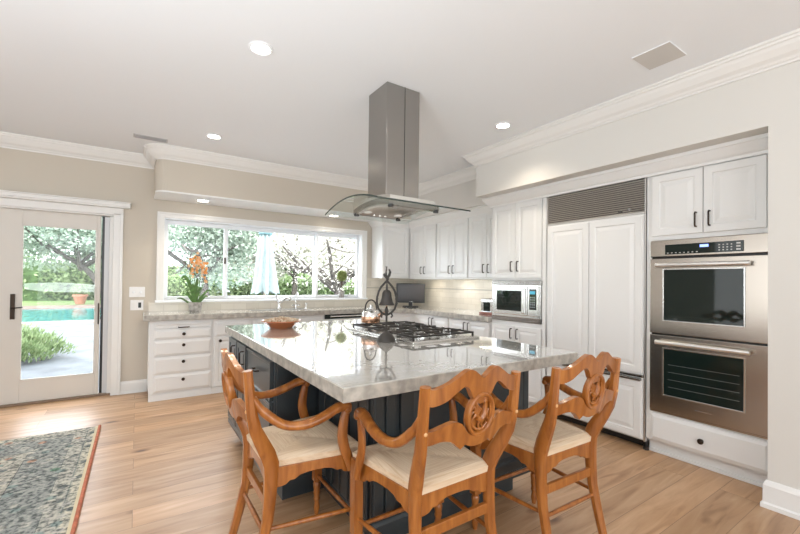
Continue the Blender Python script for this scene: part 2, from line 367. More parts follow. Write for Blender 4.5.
# ------------------------------------------------------------------ the room
CZ = 2.70; YW = 5.40; XL = -4.5; YB = -4.0; XW = 3.90
def struct(name, mb, m, **kw): return tag(mb.build(name, m, **kw), kind='structure')
struct('floor', MB().box(XL, YB, -0.05, 4.1, 5.62, 0), FLOOR)
struct('ceiling', MB().box(XL - .2, YB - .2, CZ, 4.1, 5.62, CZ + 0.2), CEIL)
# window wall with its window and door openings
WX0, WX1, WZ0, WZ1 = 0.26, 2.90, 1.045, 2.02
DX0, DX1, DZ1 = -1.36, -0.225, 2.00
w = MB()
w.box(XL, YW, 0, DX0, 5.60, CZ).box(DX0, YW, DZ1, DX1, 5.60, CZ).box(DX1, YW, 0, WX0, 5.60, CZ)
w.box(WX0, YW, 0, WX1, 5.60, WZ0).box(WX0, YW, WZ1, WX1, 5.60, CZ).box(WX1, YW, 0, 4.1, 5.60, CZ)
struct('wall_window', w, WALLDIM)
struct('wall_right', MB().box(XW, 0.5, 0, 4.1, YW, CZ), WALL)
struct('wall_pier', MB().box(3.09, YB, 0, 3.90, 0.72, CZ), WALL)
struct('wall_left', MB().box(XL - .2, YB, 0, XL, 5.6, CZ), WALL)
struct('wall_rear', MB().box(XL - .2, YB - .2, 0, 4.1, YB, CZ), WALL)
# dropped soffit around the cabinets
SZ = 2.24
arc = [(0.15 + 0.11 * (1 - math.cos(R(a))), 4.98 - 0.11 * math.sin(R(a))) for a in range(0, 91, 15)]
spath = [(0.15, 5.40)] + arc + [(3.45, 4.87)]
poly = spath + [(3.45, 5.40)]
mb = MB().prism(poly, (0, 0, SZ), (1, 0, 0), (0, 1, 0), (0, 0, 1), CZ - SZ)
struct('wall_soffit_window', mb, WALLDIM)
struct('wall_soffit_right', MB().box(3.45, 3.13, SZ, XW, YW, CZ).box(3.09, 0.72, SZ, XW, 3.13, CZ), WALL)
inn = [(x + (0.012 if x < 1 else 0), y + 0.012) for x, y in poly]
struct('trim_1', MB().prism(poly, (0, 0, SZ - 0.016), (1, 0, 0), (0, 1, 0), (0, 0, 1), 0.016), WHITE)
CROWN = [(0, CZ - .13), (.010, CZ - .13), (.012, CZ - .118), (.022, CZ - .112), (.030, CZ - .100), (.052, CZ - .085), (.078, CZ - .052), (.088, CZ - .034), (.098, CZ - .030), (.102, CZ - .018), (.112, CZ - .014), (.112, CZ), (0, CZ)]
struct('trim_2', sweep([(XL, YW)] + spath + [(3.45, 3.13), (3.09, 3.13), (3.09, YB)], CROWN), TRIM)
BASE = [(0, 0), (.024, 0), (.024, .022), (.016, .03), (.016, .115), (.011, .128), (.005, .14), (0, .14)]
struct('baseboard_window', sweep([(-0.135, YW), (0.115, YW)], BASE), TRIM)
struct('baseboard_window_left', sweep([(XL, YW), (-1.45, YW)], BASE), TRIM)
BASE2 = [(a * 1.15, b * 1.12) for a, b in BASE]
struct('baseboard_pier', sweep([(3.29, 0.72), (3.09, 0.72), (3.09, YB)], BASE2), WHITE)
# backsplash
mb = MB().box(0.115, YW - .010, 0.914, XW - .01, YW, 1.018).box(2.97, YW - .010, 1.018, XW - .01, YW, 1.345).box(XW - .010, 3.12, 0.914, XW, YW, 1.345)
mb.box(0.115, YW - .016, 0.914, 0.125, YW - .01, 1.03)
struct('wall_backsplash', mb, TILE)
struct('trim_3', MB().box(2.98, YW - .018, 1.19, XW - .01, YW - .01, 1.205).box(XW - .018, 3.12, 1.19, XW - .01, YW - .01, 1.205), mat('pencil_trim', (.40, .37, .31), .3))

# door: glazed patio door with casing and valance
d = thing('door_1', (-0.8, YW, 0), None, None, kind='structure')
mb = MB()
for x0, x1 in ((DX1, DX1 + .09), (DX0 - .09, DX0)):
    mb.box(x0, YW - .018, 0, x1, YW, 2.018).box(x0 + (.06 if x0 > -1 else 0), YW - .028, 0, x1 - (0 if x0 > -1 else .06), YW - .018, 2.018)
mb.box(DX0 - .09, YW - .018, DZ1, DX1 + .09, YW, 2.075).box(DX0, YW, 1.985, DX1, 5.6, 2.0).box(DX1 - .035, 5.44, 0, DX1, 5.60, 2).box(DX0, 5.44, 0, DX0 + .035, 5.60, 2)
mb.build('door_casing', TRIM, d, bevel=.004)
MB().box(DX0 - .2, YW - .085, 2.075, -0.072, YW, 2.09).box(DX0 - .2, YW - .095, 2.09, -0.072, YW, 2.125).box(DX0 - .2, YW - .105, 2.125, -0.066, YW, 2.138).build('door_header', TRIM, d, bevel=.004)
mb = MB(); PX0, PX1, GX0, GX1, GZ0, GZ1 = -1.17, -0.335, -0.975, -0.372, 0.245, 1.832
mb.box(PX0, 5.46, 0.02, GX0, 5.50, 1.985).box(GX1, 5.46, 0.02, PX1, 5.50, 1.985).box(GX0, 5.46, 0.02, GX1, 5.50, GZ0).box(GX0, 5.46, GZ1, GX1, 5.50, 1.985)
for a, b_, c_, e_ in ((GX0, GX0 + .012, GZ0, GZ1), (GX1 - .012, GX1, GZ0, GZ1), (GX0, GX1, GZ0, GZ0 + .012), (GX0, GX1, GZ1 - .012, GZ1)): mb.box(a, 5.452, c_, b_, 5.46, e_)
pn = mb.build('door_leaf', DOORP, d, bevel=.003)
MB().box(GX0, 5.478, GZ0, GX1, 5.484, GZ1).build('pane', PANE, pn)
mb = MB().box(-1.052, 5.445, 0.87, -1.018, 5.46, 1.125).tube([(-1.035, 5.445, 0.985), (-1.035, 5.40, 0.985), (-1.02, 5.395, 0.985), (-0.95, 5.395, 0.992)], [.008, .008, .008, .006], 8)
mb.build('door_handle', BRONZE, pn, bevel=.003)
MB().box(PX1 + .004, 5.50, 0.0, DX1 - .04, 5.56, 1.985).build('weather_strip', BLACK, d)
MB().box(-0.305, 5.47, 0.02, -0.262, 5.50, 1.98).build('door_jamb', mat('jamb_aluminium', (.62, .63, .64), .4), d)
MB().box(-0.352, 5.444, 0.79, -0.340, 5.46, 1.02).build('latch', BRONZE, d)
MB().box(DX0, 5.42, 0, DX1, 5.60, 0.02).build('threshold', mat('threshold_wood', (.22, .15, .10), .5), d, bevel=.004)
MB().box(DX0 + .035, 5.50, 0.02, PX0 + .05, 5.54, 1.985).build('side_leaf', DOORP, d, bevel=.003)

# window: three lights
wn = thing('window_1', (1.58, YW, 1.02), None, None, kind='structure')
mb = MB(); cx0, cx1, cz0, cz1 = 0.187, 2.972, 1.02, 2.083
mb.box(cx0, YW - .02, cz0, WX0, YW, cz1).box(WX1, YW - .02, cz0, cx1, YW, cz1).box(WX0, YW - .02, WZ1, WX1, YW, cz1)
mb.box(cx0, YW - .03, cz0, cx0 + .022, YW - .02, cz1).box(cx1 - .022, YW - .03, cz0, cx1, YW - .02, cz1).box(cx0 + .022, YW - .03, cz1 - .022, cx1 - .022, YW - .02, cz1)
mb.build('window_casing', TRIM, wn, bevel=.004)
MB().box(cx0 - .01, YW - .045, 1.018, cx1 + .01, 5.50, 1.045).build('window_sill', SASH, wn, bevel=.004)
mb = MB(); mb.box(WX0, YW, 1.045, WX0 + .012, 5.6, WZ1).box(WX1 - .012, YW, 1.045, WX1, 5.6, WZ1).box(WX0 + .012, YW, WZ1 - .012, WX1 - .012, 5.6, WZ1)
mb.box(WX0 + .012, 5.50, 1.045, WX1 - .012, 5.6, 1.055)
mb.build('window_jamb', SASH, wn)
def sash(x0, x1, yy):
    mb = MB(); fw = .034; z0, z1 = 1.055, 2.006
    mb.box(x0, yy, z0, x0 + fw, yy + .035, z1).box(x1 - fw, yy, z0, x1, yy + .035, z1).box(x0 + fw, yy, z0, x1 - fw, yy + .035, z0 + .03).box(x0 + fw, yy, z1 - fw * 1.4, x1 - fw, yy + .035, z1)
    o = mb.build('window_frame', SASH, wn, bevel=.003)
    MB().box(x0 + fw, yy + .014, z0 + .03, x1 - fw, yy + .019, z1 - fw * 1.4).build('pane', PANE, o)
    return o
s1 = sash(0.275, 0.965, 5.505); sash(0.955, 2.20, 5.545); sash(2.19, 2.885, 5.505)
MB().box(0.935, 5.49, 1.50, 0.955, 5.505, 1.58).build('latch', BRONZE, s1)

# ------------------------------------------------------------------ worktops
def top(name, boxes, label, z=0.914, th=0.062, polys=()):
    o = thing(name, (boxes[0][0], boxes[0][1], z - th), label, 'countertop')
    return o
tt = thing('countertop', (1.6, 5.1, 0.852), 'L-shaped pale stone worktop running under the window and along the backsplash', 'countertop')
mb = MB(); z0, z1 = 0.852, 0.914
SX0, SX1, SY0, SY1 = 1.18, 1.93, 4.95, 5.27
outer = [(0.07, 4.84), (2.86, 4.84), (3.27, 4.50), (3.27, 3.11), (3.89, 3.11), (3.89, 5.39), (0.07, 5.39)]
# built as pieces around the sink opening
for pl in ([(0.07, 4.84), (SX0, 4.84), (SX0, 5.386), (0.07, 5.386)], [(SX0, 4.84), (SX1, 4.84), (SX1, SY0), (SX0, SY0)], [(SX0, SY1), (SX1, SY1), (SX1, 5.386), (SX0, 5.386)],
           [(SX1, 4.84), (2.86, 4.84), (3.27, 4.50), (3.886, 4.50), (3.886, 5.386), (SX1, 5.386)], [(3.27, 3.11), (3.886, 3.11), (3.886, 4.50), (3.27, 4.50)]):
    mb.prism(pl, (0, 0, z0), (1, 0, 0), (0, 1, 0), (0, 0, 1), z1 - z0)
mb.build('slab', STONE, tt)
en = sweep([(0.07, 5.386), (0.07, 4.84), (2.86, 4.84), (3.27, 4.50), (3.27, 3.11)], [(0, z0 + .001), (.006, z0 + .004), (.006, z1 - .004), (0, z1 - .001)], side=1)
en.build('front_edge', STONEE, tt)

# sink and taps
sk = thing('sink', (1.555, 5.11, 0.66), 'stainless undermount sink basin below the middle of the window', 'sink')
mb = MB(); mb.box(SX0, SY0, .66, SX1, SY1, .67).box(SX0 - .008, SY0, .66, SX0, SY1, .852).box(SX1, SY0, .66, SX1 + .008, SY1, .852).box(SX0, SY0 - .008, .66, SX1, SY0, .852).box(SX0, SY1, .66, SX1, SY1 + .008, .852)
mb.build('basin', STEELB, sk); MB().lathe([(.04, 0), (.04, .004), (.01, .005)], (1.55, 5.11, .67)).build('drain', CHROME, sk, True)
fa = thing('kitchen_faucet', (1.60, 5.32, 0.914), 'chrome single-lever mixer tap behind the sink', 'faucet')
MB().lathe([(.03, 0), (.03, .012), (.022, .02), (.021, .10), (.018, .105)], (1.60, 5.32, .914)).build('base', CHROME, fa, True)
MB().tube([(1.60, 5.32, .98), (1.62, 5.27, 1.02), (1.645, 5.20, 1.055), (1.66, 5.15, 1.075), (1.675, 5.11, 1.065), (1.68, 5.095, 1.04)], [.018, .018, .018, .02, .022, .018], 10).build('spout', CHROME, fa, True)
MB().tube([(1.60, 5.32, 1.01), (1.575, 5.31, 1.04), (1.55, 5.29, 1.085), (1.545, 5.28, 1.10)], [.012, .011, .010, .012], 8).build('lever', CHROME, fa, True)
fb = thing('filtered_water_tap', (1.835, 5.325, 0.914), 'slim chrome cross-handle tap to the right of the mixer', 'faucet')
MB().lathe([(.022, 0), (.022, .01), (.012, .016), (.010, .05)], (1.835, 5.325, .914)).build('base', CHROME, fb, True)
MB().tube([(1.835, 5.325, .96)] + [(1.835, 5.325 - .05 + .05 * math.cos(a), 1.08 + .05 * math.sin(a)) for a in [R(q) for q in range(0, 200, 25)]], .006, 8).build('spout', CHROME, fb, True)
MB().tube([(1.79, 5.325, .955), (1.88, 5.325, .955)], [.009, .009], 8).lathe([(.012, 0), (.012, .02)], (1.79, 5.325, .945), 10).lathe([(.012, 0), (.012, .02)], (1.88, 5.325, .945), 10).build('cross_handle', CHROME, fb, True)
sd = thing('soap_dispenser', (1.98, 5.325, 0.914), 'small chrome soap pump at the right end of the sink', 'soap dispenser')
MB().lathe([(.018, 0), (.018, .01), (.009, .016), (.009, .05), (.013, .052), (.013, .07), (.004, .072)], (1.98, 5.325, .914), 14).tube([(1.98, 5.325, .978), (1.98, 5.265, .975)], .005, 8).build('pump', CHROME, sd, True)

# ------------------------------------------------------------------ base cabinets, window wall (fronts on Y = 4.87)
YF = 4.89
def base_y(x0, x1, label, toe=True):
    o = thing('base_cabinet', ((x0 + x1) / 2, 5.1, 0), label, 'cabinet', 'base cabinets under the window')
    mb = MB().box(x0, YF, 0.085, x1, 5.388, 0.851)
    mb.build('body', WHITE, o)
    MB().box(x0, YF - .002, 0, x1, YF + .02, 0.072).box(x0, YF + .006, .072, x1, YF + .02, .085).build('base_moulding', WHITE, o, bevel=.003)
    return o
a = base_y(0.117, 0.725, 'white base cabinet with four knobbed drawers at the left end below the orchid')
front(a, 'cutting_board', '-y', YF, 0.157, 0.711, 0.765, 0.815, .012, style='slab'); pull(a, '-y', YF - .012, .434, .775, .10, False)
for z0_, z1_ in ((.648, .757), (.470, .638), (.278, .460), (.088, .268)):
    f = front(a, 'drawer', '-y', YF, 0.157, 0.711, z0_, z1_, .020, .35, style='bevelled'); knob(f, '-y', YF - .020, .434, z1_ - .055)
a = base_y(0.727, 1.15, 'white base cabinet with one drawer and door, just left of the sink')
f = front(a, 'drawer', '-y', YF, .745, 1.135, .648, .815, .02, .35, style='bevelled'); knob(f, '-y', YF - .02, .94, .74)
f = front(a, 'door', '-y', YF, .745, 1.135, .088, .638, .02, .8); knob(f, '-y', YF - .02, .80, .60)
a = thing('sink_cabinet', (1.6, 5.1, 0), 'white two-door sink base cabinet below the taps, behind the island', 'cabinet', 'base cabinets under the window')
MB().box(1.152, YF, .085, 2.06, 5.388, .65).box(1.152, YF, .65, 1.165, 5.388, .851).box(2.0, YF, .65, 2.06, 5.388, .851).box(1.165, YF, .65, 2.0, YF + .02, .851).build('body', WHITE, a)
MB().box(1.152, YF - .002, 0, 2.06, YF + .02, .085).build('base_moulding', WHITE, a)
for x0, x1, kx in ((1.17, 1.60, 1.55), (1.61, 2.04, 1.66)):
    front(a, 'false_drawer_front', '-y', YF, x0, x1, .648, .815, .02, .35, style='bevelled'); f = front(a, 'door', '-y', YF, x0, x1, .088, .638, .02, .8); knob(f, '-y', YF - .02, kx, .60)
a = thing('dishwasher', (2.42, 5.1, 0), 'dishwasher with a black control strip under the right end of the window worktop', 'dishwasher')
MB().box(2.065, YF - .005, .085, 2.775, 5.388, .851).build('body', WHITE, a)
MB().box(2.07, YF - .03, .79, 2.77, YF - .006, .849).build('control_panel', GLASSB, a, bevel=.003)
MB().box(2.14, YF - .045, .815, 2.70, YF - .030, .832).build('handle', STEELB, a, bevel=.003)
front(a, 'door', '-y', YF - .006, 2.07, 2.77, .09, .785, .02, .8)
# diagonal corner base
a = thing('corner_cabinet', (3.35, 4.95, 0), 'white diagonal corner base cabinet below the television', 'cabinet')
MB().prism([(2.782, 4.90), (2.89, 4.90), (3.305, 4.545), (3.305, 4.505), (3.888, 4.505), (3.888, 5.388), (2.782, 5.388)], (0, 0, .09), (1, 0, 0), (0, 1, 0), (0, 0, 1), .761).build('body', WHITE, a)
dv = Vector((3.305 - 2.89, 4.545 - 4.90, 0)).normalized(); nn = Vector((dv.y, -dv.x, 0))
O = Vector((2.89, 4.90, 0)) + dv * .02
MB().panel(O + Vector((0, 0, .66)), dv, (0, 0, 1), nn, .50, .165, .018, raised(.018, .45)).build('drawer', WHITE, a)
MB().panel(O + Vector((0, 0, .10)), dv, (0, 0, 1), nn, .50, .55, .018, raised(.018, .8)).build('door', WHITE, a)

# base cabinets, right wall (fronts on X = 3.30)
XF = 3.315
def seg(a, cab_y0, cab_y1): pass
def base_x(y0, y1, ys, label):
    o = thing('base_cabinet', (3.6, (y0 + y1) / 2, 0), label, 'cabinet', 'base cabinets along the right wall')
    MB().box(XF, y0, 0.09, 3.888, y1, 0.851).build('body', WHITE, o)
    MB().box(XF + .05, y0, 0, XF + .07, y1, 0.09).build('toe_kick', WHITE, o)
    for (a0, a1, s) in ((y0 + .01, ys - .003, 1), (ys + .003, y1 - .01, -1)):
        f = front(o, 'door', '-x', XF, a0, a1, .10, .835, .02, .8); pull(f, '-x', XF - .02, ys - s * .035, .765, .10)
    return o
base_x(3.81, 4.503, 4.15, 'white two-door base cabinet on the right wall, next to the corner')
base_x(3.112, 3.808, 3.47, 'white two-door base cabinet on the right wall, next to the microwave tower')

# wall cabinets
def upper_x(y0, y1, ys, label, z0=1.34, f=3.58, z1=2.15, zb=None):
    o = thing('wall_cabinet', (3.75, (y0 + y1) / 2, z0), label, 'cabinet', 'wall cabinets along the right wall')
    MB().box(f, y0, z0, 3.888, y1, z1).build('body', WHITE, o)
    for (a0, a1, s) in ((y0 + .012, ys - .002, 1), (ys + .002, y1 - .012, -1)):
        g = front(o, 'door', '-x', f, a0, a1, z0 + .02, z1 - .02, .02, .95); pull(g, '-x', f - .02, ys - s * .04, z0 + .13, .10)
    return o
upper_x(4.40, 5.06, 4.70, 'white two-door wall cabinet in the far corner above the television')
upper_x(3.745, 4.398, 4.06, 'white two-door wall cabinet, middle of the three above the right worktop')
upper_x(3.112, 3.743, 3.42, 'white two-door wall cabinet nearest the microwave tower above the right worktop')
o = thing('wall_cabinet', (3.3, 5.2, 1.35), 'narrow white single-door wall cabinet right of the window', 'cabinet')
MB().box(3.065, 5.08, 1.35, 3.578, 5.388, 2.15).box(3.578, 5.062, 1.35, 3.888, 5.388, 2.15).build('body', WHITE, o)
g = front(o, 'door', '-y', 5.08, 3.075, 3.545, 1.37, 2.13, .02, .95); pull(g, '-y', 5.06, 3.12, 1.47, .10)
# cabinet crown and light rail
CC = [(0, 2.15), (.008, 2.15), (.012, 2.165), (.03, 2.175), (.055, 2.205), (.068, 2.222), (.075, 2.224), (.075, 2.2235), (.075, 2.224), (0, 2.224)]
CC = [(0, 2.13), (.010, 2.13), (.014, 2.15), (.028, 2.16), (.055, 2.195), (.066, 2.212), (.075, 2.215), (.075, 2.239), (0, 2.239)]
struct('trim_4', sweep([(3.065, 5.388), (3.065, 5.06), (3.56, 5.06), (3.56, 3.095), (3.295, 3.095), (3.295, 0.74)], CC), WHITE)
struct('trim_5', MB().box(3.30, .742, 2.15, 3.888, 3.093, 2.238).box(3.58, 3.097, 2.152, 3.888, 5.388, 2.238), WHITE)

# microwave tower
tw = thing('tall_cabinet', (3.6, 2.75, 0), 'tall white cabinet tower that houses the microwave', 'cabinet')
mb = MB(); x = XF
mb.box(x, 2.425, .10, 3.888, 3.09, .888).box(x, 2.425, 1.325, 3.888, 3.09, 2.148).box(x, 3.075, .888, 3.888, 3.09, 1.325).box(x, 2.425, .888, 3.888, 2.44, 1.325).box(3.80, 2.44, .888, 3.888, 3.075, 1.325)
mb.build('body', WHITE, tw); MB().box(x + .06, 2.425, 0, x + .08, 3.09, .10).build('toe_kick', WHITE, tw)
for z0_, z1_, hz in ((.11, .845, .765), (1.345, 2.13, 1.47)):
    for a0, a1, s in ((2.437, 2.755, 1), (2.76, 3.08, -1)):
        g = front(tw, 'door', '-x', x, a0, a1, z0_, z1_, .02, .95 if z0_ > 1 else .8); pull(g, '-x', x - .02, 2.7575 - s * .04, hz, .10)
MB().box(3.30, 2.386, 0.0, 3.888, 2.423, 2.148).build('filler_panel', WHITE, tw)
mw = thing('microwave', (3.5, 2.75, .89), 'built-in stainless microwave with black window in the tower above the low doors', 'microwave')
MB().box(3.33, 2.443, .892, 3.78, 3.072, 1.32).build('housing', BLACK, mw)
for z0_, z1_ in ((.892, .938), (1.276, 1.322)):
    mb = MB().box(3.300, 2.435, z0_, 3.33, 3.083, z1_)
    for q in range(4): mb.box(3.295, 2.45, z0_ + .006 + q * .010, 3.300, 3.07, z0_ + .010 + q * .010)
    mb.build('vent_grille', STEELV, mw, bevel=.002)
MB().box(3.298, 2.443, .938, 3.33, 3.072, 1.276).build('trim_frame', STEELB, mw, bevel=.003)
mb = MB().box(3.275, 2.585, .965, 3.297, 3.03, 1.258); mb.build('door', STEELB, mw, bevel=.006)
MB().box(3.270, 2.66, 1.005, 3.276, 2.985, 1.215).build('door_window', GLASSB, mw, bevel=.004)
MB().box(3.255, 2.60, .985, 3.275, 2.645, 1.238).build('handle', STEELB, mw, bevel=.008)
cpn = MB().box(3.275, 2.452, .965, 3.297, 2.58, 1.258).build('control_panel', STEELB, mw, bevel=.004)
MB().box(3.270, 2.478, 1.03, 3.276, 2.555, 1.235).build('keypad', GLASSB, cpn)
mb = MB()
for r_ in range(5):
    for c_ in range(3): mb.box(3.2685, 2.487 + c_ * .022, 1.05 + r_ * .024, 3.271, 2.501 + c_ * .022, 1.062 + r_ * .024)
mb.build('keys', mat('key_grey', (.35, .4, .42), .5), cpn)
MB().box(3.2685, 2.486, 1.185, 3.271, 2.548, 1.215).build('display', mat('display_blue', (.02, .1, .14), .3, emit=((.05, .35, .5), .8)), cpn)

# refrigerator
fr = thing('refrigerator', (3.6, 1.93, 0), 'built-in fridge faced with white panels under a louvred steel grille', 'refrigerator')
MB().box(3.321, 1.498, 1.867, 3.3245, 2.371, 2.131).build('grille_backing', BLACK, fr)
MB().box(3.325, 1.487, .07, 3.888, 2.382, 2.148).build('body', mat('fridge_body', (.55, .55, .54), .4), fr)
mb = MB().box(3.305, 1.487, .07, 3.325, 1.497, 2.14).box(3.305, 2.372, .07, 3.325, 2.382, 2.14).box(3.300, 1.487, 1.852, 3.325, 2.382, 1.866).box(3.300, 1.487, 2.132, 3.325, 2.382, 2.145)
mb.build('steel_frame', mat('frame_steel', (.72, .71, .69), .35, .9), fr)
mb = MB()
n = 15
for q in range(n):
    z_ = 1.868 + q * (.262 / n); mb.prism([(3.320, z_), (3.308, z_ + .001), (3.303, z_ + .010), (3.320, z_ + .0125)], (0, 1.498, 0), (1, 0, 0), (0, 0, 1), (0, 1, 0), .873)
gr = mb.build('grille', mat('grille_steel', (.62, .60, .57), .42, .85), fr)
MB().box(3.300, 1.60, 1.888, 3.306, 1.625, 1.905).box(3.300, 1.665, 1.885, 3.306, 1.70, 1.902).build('badge', CHROME, gr)
dr = MB().box(3.302, 1.500, .585, 3.325, 2.369, 1.850).build('door', WHITE, fr)
for a0, a1 in ((1.51, 1.94), (1.95, 2.36)): front(dr, 'door_panel', '-x', 3.302, a0, a1, .60, 1.835, .012, .95)
MB().box(3.285, 1.500, .566, 3.325, 2.369, .584).build('door_rail', STEELV, fr, bevel=.003)
dw_ = MB().box(3.302, 1.500, .085, 3.325, 2.369, .562).build('drawer', WHITE, fr)
front(dw_, 'drawer_panel', '-x', 3.302, 1.51, 2.36, .092, .535, .012, .95); MB().box(3.272, 1.510, .540, 3.302, 2.36, .558).build('handle', STEELV, dw_, bevel=.005)
MB().box(3.37, 1.50, 0.012, 3.40, 2.369, .085).build('toe_grille', BLACK, fr)
for yy in (1.475, 2.36): MB().lathe([(.022, 0), (.022, .03), (.012, .035), (.012, .085)], (3.345, yy + .02, 0.0), 12).build('foot', BLACK, fr, True)

# oven tower
ot = thing('tall_cabinet', (3.6, 1.1, 0), 'tall white cabinet around the double oven, with two doors above and one drawer below', 'cabinet')
mb = MB(); mb.box(x, .742, .105, 3.888, 1.482, .325).box(x, .742, 1.632, 3.888, 1.482, 2.148).box(x, 1.452, .325, 3.888, 1.482, 1.632).box(x, .742, .325, 3.888, .760, 1.632).box(3.83, .76, .325, 3.888, 1.452, 1.632)
mb.build('body', WHITE, ot)
MB().box(3.365, .742, 0, 3.388, 1.482, .105).box(3.35, .742, 0, 3.365, 1.482, .028).box(3.345, .742, .085, 3.365, 1.482, .105).build('toe_kick', WHITE, ot, bevel=.004)
f = front(ot, 'drawer', '-x', x, .755, 1.448, .112, .312, .02, .55, style='bevelled'); knob(f, '-x', x - .02, 1.115, .205, .019)
for a0, a1, s in ((.775, 1.108, 1), (1.113, 1.44, -1)):
    g = front(ot, 'door', '-x', x, a0, a1, 1.665, 2.125, .02, .95); pull(g, '-x', x - .02, 1.11 - s * .04, 1.76, .10)
ov = thing('double_oven', (3.5, 1.1, .33), 'stainless double wall oven stacked beside the white-panelled fridge', 'oven')
Y0, Y1 = .763, 1.449
MB().box(3.325, Y0, .33, 3.80, Y1, 1.628).build('housing', BLACK, ov)
cp_ = MB().box(3.292, Y0, 1.505, 3.325, Y1, 1.628).build('control_panel', STEEL, ov, bevel=.004)
MB().box(3.286, .885, 1.520, 3.292, 1.345, 1.592).build('display_glass', GLASSB, cp_, bevel=.002)
kw_ = mat('key_white', (.7, .7, .68), .5)
for r_ in range(3): MB().box(3.2845, .900, 1.530 + r_ * .020, 3.287, .922, 1.541 + r_ * .020).build('key', kw_, cp_)
mb = MB()
for c_ in range(4):
    for r_ in range(3): mb.box(3.2845, 1.01 - c_ * .022, 1.532 + r_ * .018, 3.287, 1.018 - c_ * .022, 1.538 + r_ * .018)
mb.build('key_pad', kw_, cp_); mb = MB()
for c_ in range(8): mb.box(3.2845, 1.32 - c_ * .026, 1.528, 3.287, 1.330 - c_ * .026, 1.532)
mb.build('key_marks', kw_, cp_)
MB().box(3.2845, 1.075, 1.562, 3.287, 1.125, 1.580).build('clock', mat('clock_blue', (.05, .1, .4), .3, emit=((.25, .35, 1.0), 2.0)), cp_)
def oven_door(z0_, z1_, wz0, wz1, hz, racks):
    o = thing  # noqa
    mb = MB().panel((3.325, Y1, z0_), (0, -1, 0), (0, 0, 1), (-1, 0, 0), Y1 - Y0, z1_ - z0_, .033)
    dd = mb.build('oven_door', STEEL, ov, bevel=.003)
    ring = MB(); yw0, yw1 = .885, 1.352
    ring.box(3.286, yw0 - .010, wz0 - .010, 3.292, yw0, wz1 + .010).box(3.286, yw1, wz0 - .010, 3.292, yw1 + .010, wz1 + .010).box(3.286, yw0, wz1, 3.292, yw1, wz1 + .010).box(3.286, yw0, wz0 - .010, 3.292, yw1, wz0)
    ring.build('window_trim', STEELB, dd, bevel=.002)
    MB().box(3.288, yw0, wz0, 3.292, yw1, wz1).build('oven_window', GLASSB, dd)
    mb = MB().tube([(3.247, .842 + .55 * k / 10, hz) for k in range(11)], .0165, 12)
    for yy in (.87, 1.365): mb.tube([(3.292, yy, hz), (3.247, yy, hz)], .010, 10)
    mb.build('handle', mat('satin_steel', (.86, .84, .81), .36, .9) if not racks else bpy.data.materials['satin_steel'], dd, True)
    if racks:
        mb = MB()
        for q in range(racks): mb.box(3.2865, yw0 + .02, wz0 + .06 + q * .055, 3.288, yw1 - .03, wz0 + .0625 + q * .055)
        mb.build('rack', mat('rack_grey', (.16, .17, .17), .4), dd)
    return dd
oven_door(.928, 1.490, 1.03, 1.405, 1.44, 0)
d2 = oven_door(.345, .915, .475, .815, .865, 4)
MB().box(3.2895, 1.055, .405, 3.292, 1.155, .412).build('badge', CHROME, d2)
MB().box(3.300, Y0, .330, 3.325, Y1, .342).build('lower_vent', STEEL, ov)

# ------------------------------------------------------------------ island
IZ = .905
il = thing('kitchen_island', (1.35, 2.5, 0), 'dark blue-grey panelled kitchen island under the pale stone slab', 'kitchen island')
mb = MB().prism([(.925, 1.60), (2.04, 1.60), (2.04, 3.50), (.66, 3.50), (.66, 2.25), (.925, 2.25)], (0, 0, .12), (1, 0, 0), (0, 1, 0), (0, 0, 1), .725)
mb.build('body', NAVY, il, bevel=.003)
MB().prism([(.99, 1.66), (1.98, 1.66), (1.98, 3.44), (.73, 3.44), (.73, 2.31), (.99, 2.31)], (0, 0, 0), (1, 0, 0), (0, 1, 0), (0, 0, 1), .12).build('toe_kick', NAVY, il)
sw = sweep([(.66, 3.50), (.66, 2.25), (.925, 2.25), (.925, 1.60), (2.04, 1.60), (2.04, 3.50)], [(0, .12), (.014, .12), (.014, .145), (.006, .16), (0, .165)], side=-1)
# right-hand travel puts "out" towards the inside, so flip
sw = sweep([(.66, 3.50), (.66, 2.25), (.925, 2.25), (.925, 1.60), (2.04, 1.60), (2.04, 3.50)], [(0, .12), (.014, .12), (.014, .145), (.006, .16), (0, .165)], side=1)
sw.build('base_moulding', NAVY, il)
# drawers and doors on the side that faces the patio door
fx = .66
for z0_, z1_ in ((.60, .825), (.37, .59), (.175, .36)):
    f = front(il, 'drawer', '-x', fx, 2.275, 2.855, z0_, z1_, .022, m=NAVY, style='slab'); 
    pull(f, '-x', fx - .022, 2.56, z1_ - .095, .09, False)
for a0, a1 in ((2.885, 3.165), (3.185, 3.475)):
    f = front(il, 'door', '-x', fx, a0, a1, .175, .825, .022, .7, m=NAVY); pull(f, '-x', fx - .022, a0 + .05, .74, .09)
# beaded boards and framed panels on the seating sides
mb = MB()
for q in range(6):
    y_ = 1.63 + q * .10; mb.box(.913, y_, .165, .925, y_ + .085, .843)
mb.build('side_boards', NAVY, il, bevel=.006)
mb = MB()
for x_ in (.928, .995): mb.box(x_, 1.588, .165, x_ + .058, 1.60, .843)
mb.build('pilaster', NAVY, il, bevel=.006)
for x0, x1 in ((1.075, 1.505), (1.545, 1.975)):
    MB().panel((x0, 1.60, .168), (1, 0, 0), (0, 0, 1), (0, -1, 0), x1 - x0, .672, .018, [(.055, .018), (.064, .004), (.085, .004), (.125, .014)]).build('end_panel', NAVY, il)
MB().box(1.985, 1.588, .165, 2.037, 1.60, .843).build('pilaster', NAVY, il, bevel=.006)
mb = MB().panel((.67, 2.25, .168), (1, 0, 0), (0, 0, 1), (0, -1, 0), .235, .67, .008); mb.build('end_panel', NAVY, il)
it = thing('island_countertop', (1.35, 2.44, .846), 'large polished pale veined stone slab on the dark island', 'countertop')
